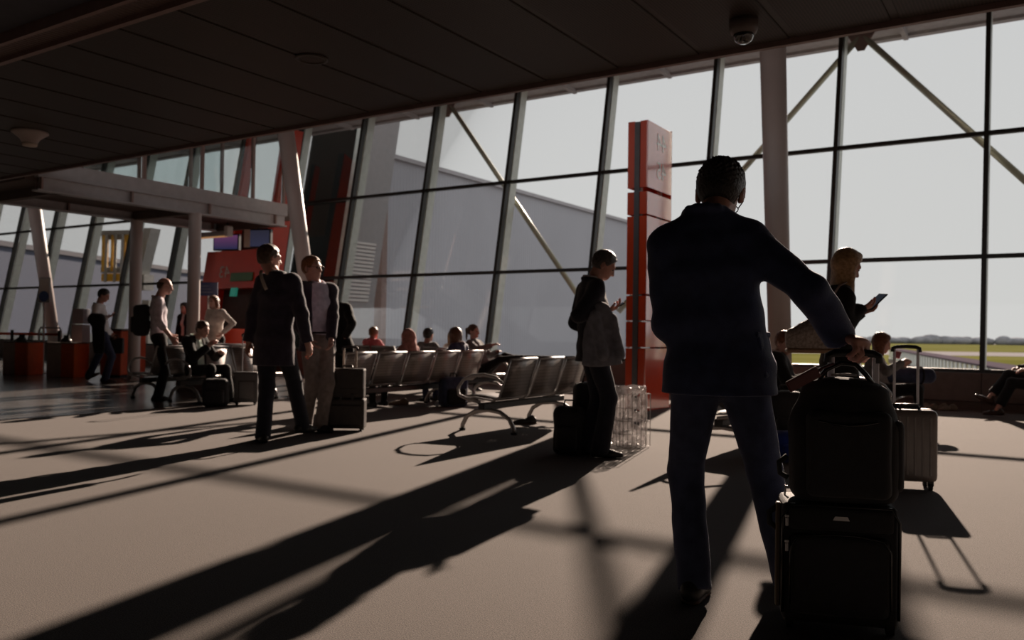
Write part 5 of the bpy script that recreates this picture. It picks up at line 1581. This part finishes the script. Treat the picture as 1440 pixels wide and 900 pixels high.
sdf_obj('cloth', [Group([Ecap((-0.06, 0, 0.66), (0.10, 0, 0.66), (0.09, 0.10), (0.09, 0.10), (0, 1, 0), 0.8), Ecap((0.05, 0, 0.60), (0.08, 0, 0.03), (0.13, 0.06), (0.10, 0.05), (1, 0, 0), 0.5)], 0.05, 0, disp=wrinkle(0.008, 0.8, 2))], 0.013, MT['blackcloth'], d7)
bf2 = thing('briefcase', 'black briefcase carried by the walking man in white shirt', 'briefcase', at(161, 16.05, 0.55), 0.1)
obj('body', MB().box(-0.17, 0.17, -0.05, 0.05, 0.0, 0.30, 0.02, 2), MT['nylon'], bf2)
obj('carry_handle', MB().tube([(-0.07, 0, 0.29), (-0.06, 0, 0.345), (0.06, 0, 0.345), (0.07, 0, 0.29)], 0.011, 8), MT['black'], bf2, smooth=True)
m8 = person('balding man in pale mauve shirt with a black backpack', at(226, 12.3, 0), D_(-68), H=1.83,
            pelvis=at(224, 12.3, 0.93), chest=at(222, 12.3, 1.43), head=at(232, 12.3, 1.665), hrot=(-0.1, -0.12, 0), wr=at(240, 12.12, 0.93), er=(0.4, -1, 0), wl=at(240, 12.5, 0.95),
            top='shirt', top_m='mauve', hem=0.0, legs_m='blackcloth', hair='fringe', hair_m='h_brown', skin='skin_pale', h=0.0115, sleeve=0.5)
soft_bag('backpack', 'black backpack on the back of the balding man', 'backpack', at(199, 12.25, 0.93), D_(22 - 90), 0.30, 0.22, 0.46, 'nylon', 'nylon2', False)
m9 = person('dark-haired woman in black jacket beside the second footbridge column', at(259, 18.4, 0), D_(165), H=1.66, fem=True,
            head=at(259, 18.4, 1.50), pelvis=at(261, 18.4, 0.84), chest=at(261, 18.4, 1.29), top='jacket', top_m='blackcloth', shirt_m='whiteshirt', open_front=0.05, legs_m='blackcloth', hair='long', hair_m='h_black', hair_len=0.12, skin='skin_pale', h=0.014)
m10 = person('auburn-haired woman in cream knit with a hand on her hip', at(302, 15.7, 0), D_(172), H=1.70, fem=True,
             pelvis=at(304, 15.7, 0.87), chest=at(304, 15.7, 1.345), head=at(300, 15.7, 1.555), hrot=(-0.25, 0.05, 0), wl=at(314, 15.55, 0.98), el=(-1, -0.3, 0.1), wr=at(290, 15.6, 0.85), er=(0.7, -0.5, 0),
             top='sweater', top_m='cream_knit', hem=-0.12, legs_m='blackcloth', hair='long', hair_m='h_auburn', hair_len=0.07, skin='skin_pale', h=0.012)

def sitter(label, px, Y, rz, H=1.72, pz=0.50, chest=(0, -0.10, 1.0), head=(0, -0.03, 1.225), fl=(-0.13, 0.40, 0.085), fr=(0.13, 0.42, 0.085), wl=(-0.17, 0.26, 0.66), wr=(0.17, 0.26, 0.66), loc=None, **kw):
    o = loc if loc is not None else at(px, Y, 0)
    pz -= 0.045
    chest, head = (chest[0], chest[1], chest[2] - 0.06), (head[0], head[1], head[2] - 0.06)
    R = Matrix.Rotation(rz, 3, 'Z')
    W = lambda p: R @ Vector(p) + Vector((o.x, o.y, 0))
    return person(label, o, rz, H=H, pelvis=W((0, 0, pz)), chest=W(chest), head=W(head), fl=W(fl), fr=W(fr), wl=W(wl), wr=W(wr), kl=(-0.1, 0.6, 1), kr=(0.1, 0.6, 1),
                  hem=kw.pop('hem', 0.0), seated=True, **kw)
m11 = sitter('seated man in dark jacket over mint shirt, hand to his mouth', 254, 11.95, RU2 + 0.15, chest=(0, -0.04, 0.93), head=(0, 0.10, 1.10), hrot=(0.1, -0.25, 0), wr=(0.06, 0.27, 0.80), wl=(-0.16, 0.30, 0.70), fl=(-0.14, 0.50, 0.085), fr=(0.14, 0.40, 0.085),
             loc=G(-10.35, 7.35 + SP * 0.5) + UX * 0.02, top='jacket', top_m='blackcloth', shirt_m='mint', open_front=0.09, legs_m='blackcloth', hair='short', hair_m='h_brown', skin='skin_pale', h=0.0115)
sitter('seated woman with rose headscarf on the long beam bench', 565, 11.6, RU, loc=G(-7.45, 7.3 + SP * 2.5), H=1.66, fem=True, chest=(0, -0.12, 0.86), head=(0, -0.10, 1.03), top='sweater', top_m='rose', legs_m='blackcloth', hair='scarf', hair_m='rose', h=0.012)
sitter('seated brown-haired person with white collar at the bench end', 627, 11.9, RU, loc=G(-7.45, 7.3 + SP * 4.5), H=1.68, chest=(0, -0.10, 0.88), head=(0, -0.03, 1.065), hrot=(-0.3, -0.1, 0), top='jacket', top_m='navy', shirt_m='whiteshirt', legs_m='navy', hair='bob', hair_m='h_brown', skin='skin_pale', h=0.012, fem=True)
sitter('seated man in coral pink shirt seen from behind', 527, 14.4, ANG, loc=at(528, 15.1, 0), H=1.62, chest=(0, -0.10, 0.90), head=(0, -0.06, 1.08), top='shirt', top_m='pink', legs_m='blackcloth', hair='crop', hair_m='h_ginger', skin='skin', h=0.012)
sitter('seated dark-haired person in grey knit beside the blonde sitter', 607, 14.0, ANG, loc=at(605, 14.6, 0), H=1.70, chest=(0, -0.10, 0.86), head=(0, -0.06, 1.06), top='sweater', top_m='greyknit', legs_m='blackcloth', hair='short', hair_m='h_black', h=0.012)
sitter('seated person with long blonde hair behind the brown-haired sitter', 640, 13.6, ANG, loc=at(641, 14.6, 0), H=1.68, chest=(0, -0.10, 0.84), head=(0, -0.08, 1.03), fem=True, top='sweater', top_m='cream_knit', legs_m='blackcloth', hair='long', hair_m='h_blonde', h=0.012)
sitter('ponytail woman in pale knit lounging with legs stretched out', 674, 13.0, RU2, loc=G(-7.85, 11.3), H=1.68, fem=True, chest=(0, -0.22, 0.92), head=(0, -0.23, 1.13), hrot=(0.1, 0.0, 0), fl=(-0.06, 0.72, 0.62), fr=(0.08, 0.76, 0.66), pl=0.9, pr=0.9, wr=(0.12, 0.22, 0.85), wl=(-0.10, 0.18, 0.74), top='sweater', top_m='greyknit', legs_m='blackcloth', hair='pony', hair_m='h_brown', skin='skin_pale', h=0.012)
sitter('seated auburn-haired woman in grey cardigan with pink phone', 1237, 9.5, RU2 + 0.1, loc=at(1236, 9.75, 0), H=1.68, fem=True, chest=(0, -0.06, 0.88), head=(0.02, 0.02, 1.055), hrot=(0.25, -0.3, 0), wr=(0.17, 0.24, 0.78), wl=(-0.05, 0.25, 0.74), top='sweater', top_m='greyknit', legs_m='blackcloth', hair='bob', hair_m='h_auburn', skin='skin_pale', h=0.011)
box_thing('phone', 'pink-cased phone held by the seated auburn-haired woman', 'phone', at(1262, 9.60, 0.865), (0.5, 0.2, -0.5), (0.07, 0.14, 0.012), MT['pink'], 'case')
sitter('seated auburn-haired person in black jacket behind the navy blazer man\'s arm', 1104, 8.5, RU2 + 0.2, loc=at(1102, 8.45, 0), H=1.70, chest=(0, -0.06, 0.88), head=(0.02, 0.0, 1.05), hrot=(-0.7, -0.3, 0), top='jacket', top_m='blackcloth', shirt_m='whiteshirt', open_front=0.05, legs_m='blackcloth', hair='short', hair_m='h_auburn', skin='skin_pale', h=0.011)
m14 = sitter('person with crossed dark trousers and brown shoes at the low wall', 1470, 12.3, D_(78), loc=at(1468, 11.4, 0), H=1.76, fl=(-0.05, 0.60, 0.10), fr=(0.06, 0.66, 0.25), tl=0.0, tr=0.0, pr=-0.5, top='jacket', top_m='blackcloth', shirt_m='whiteshirt', legs_m='blackcloth', shoe_m='brownshoe', hair='short', hair_m='h_brown', h=0.012, ankle_bare=0.12)
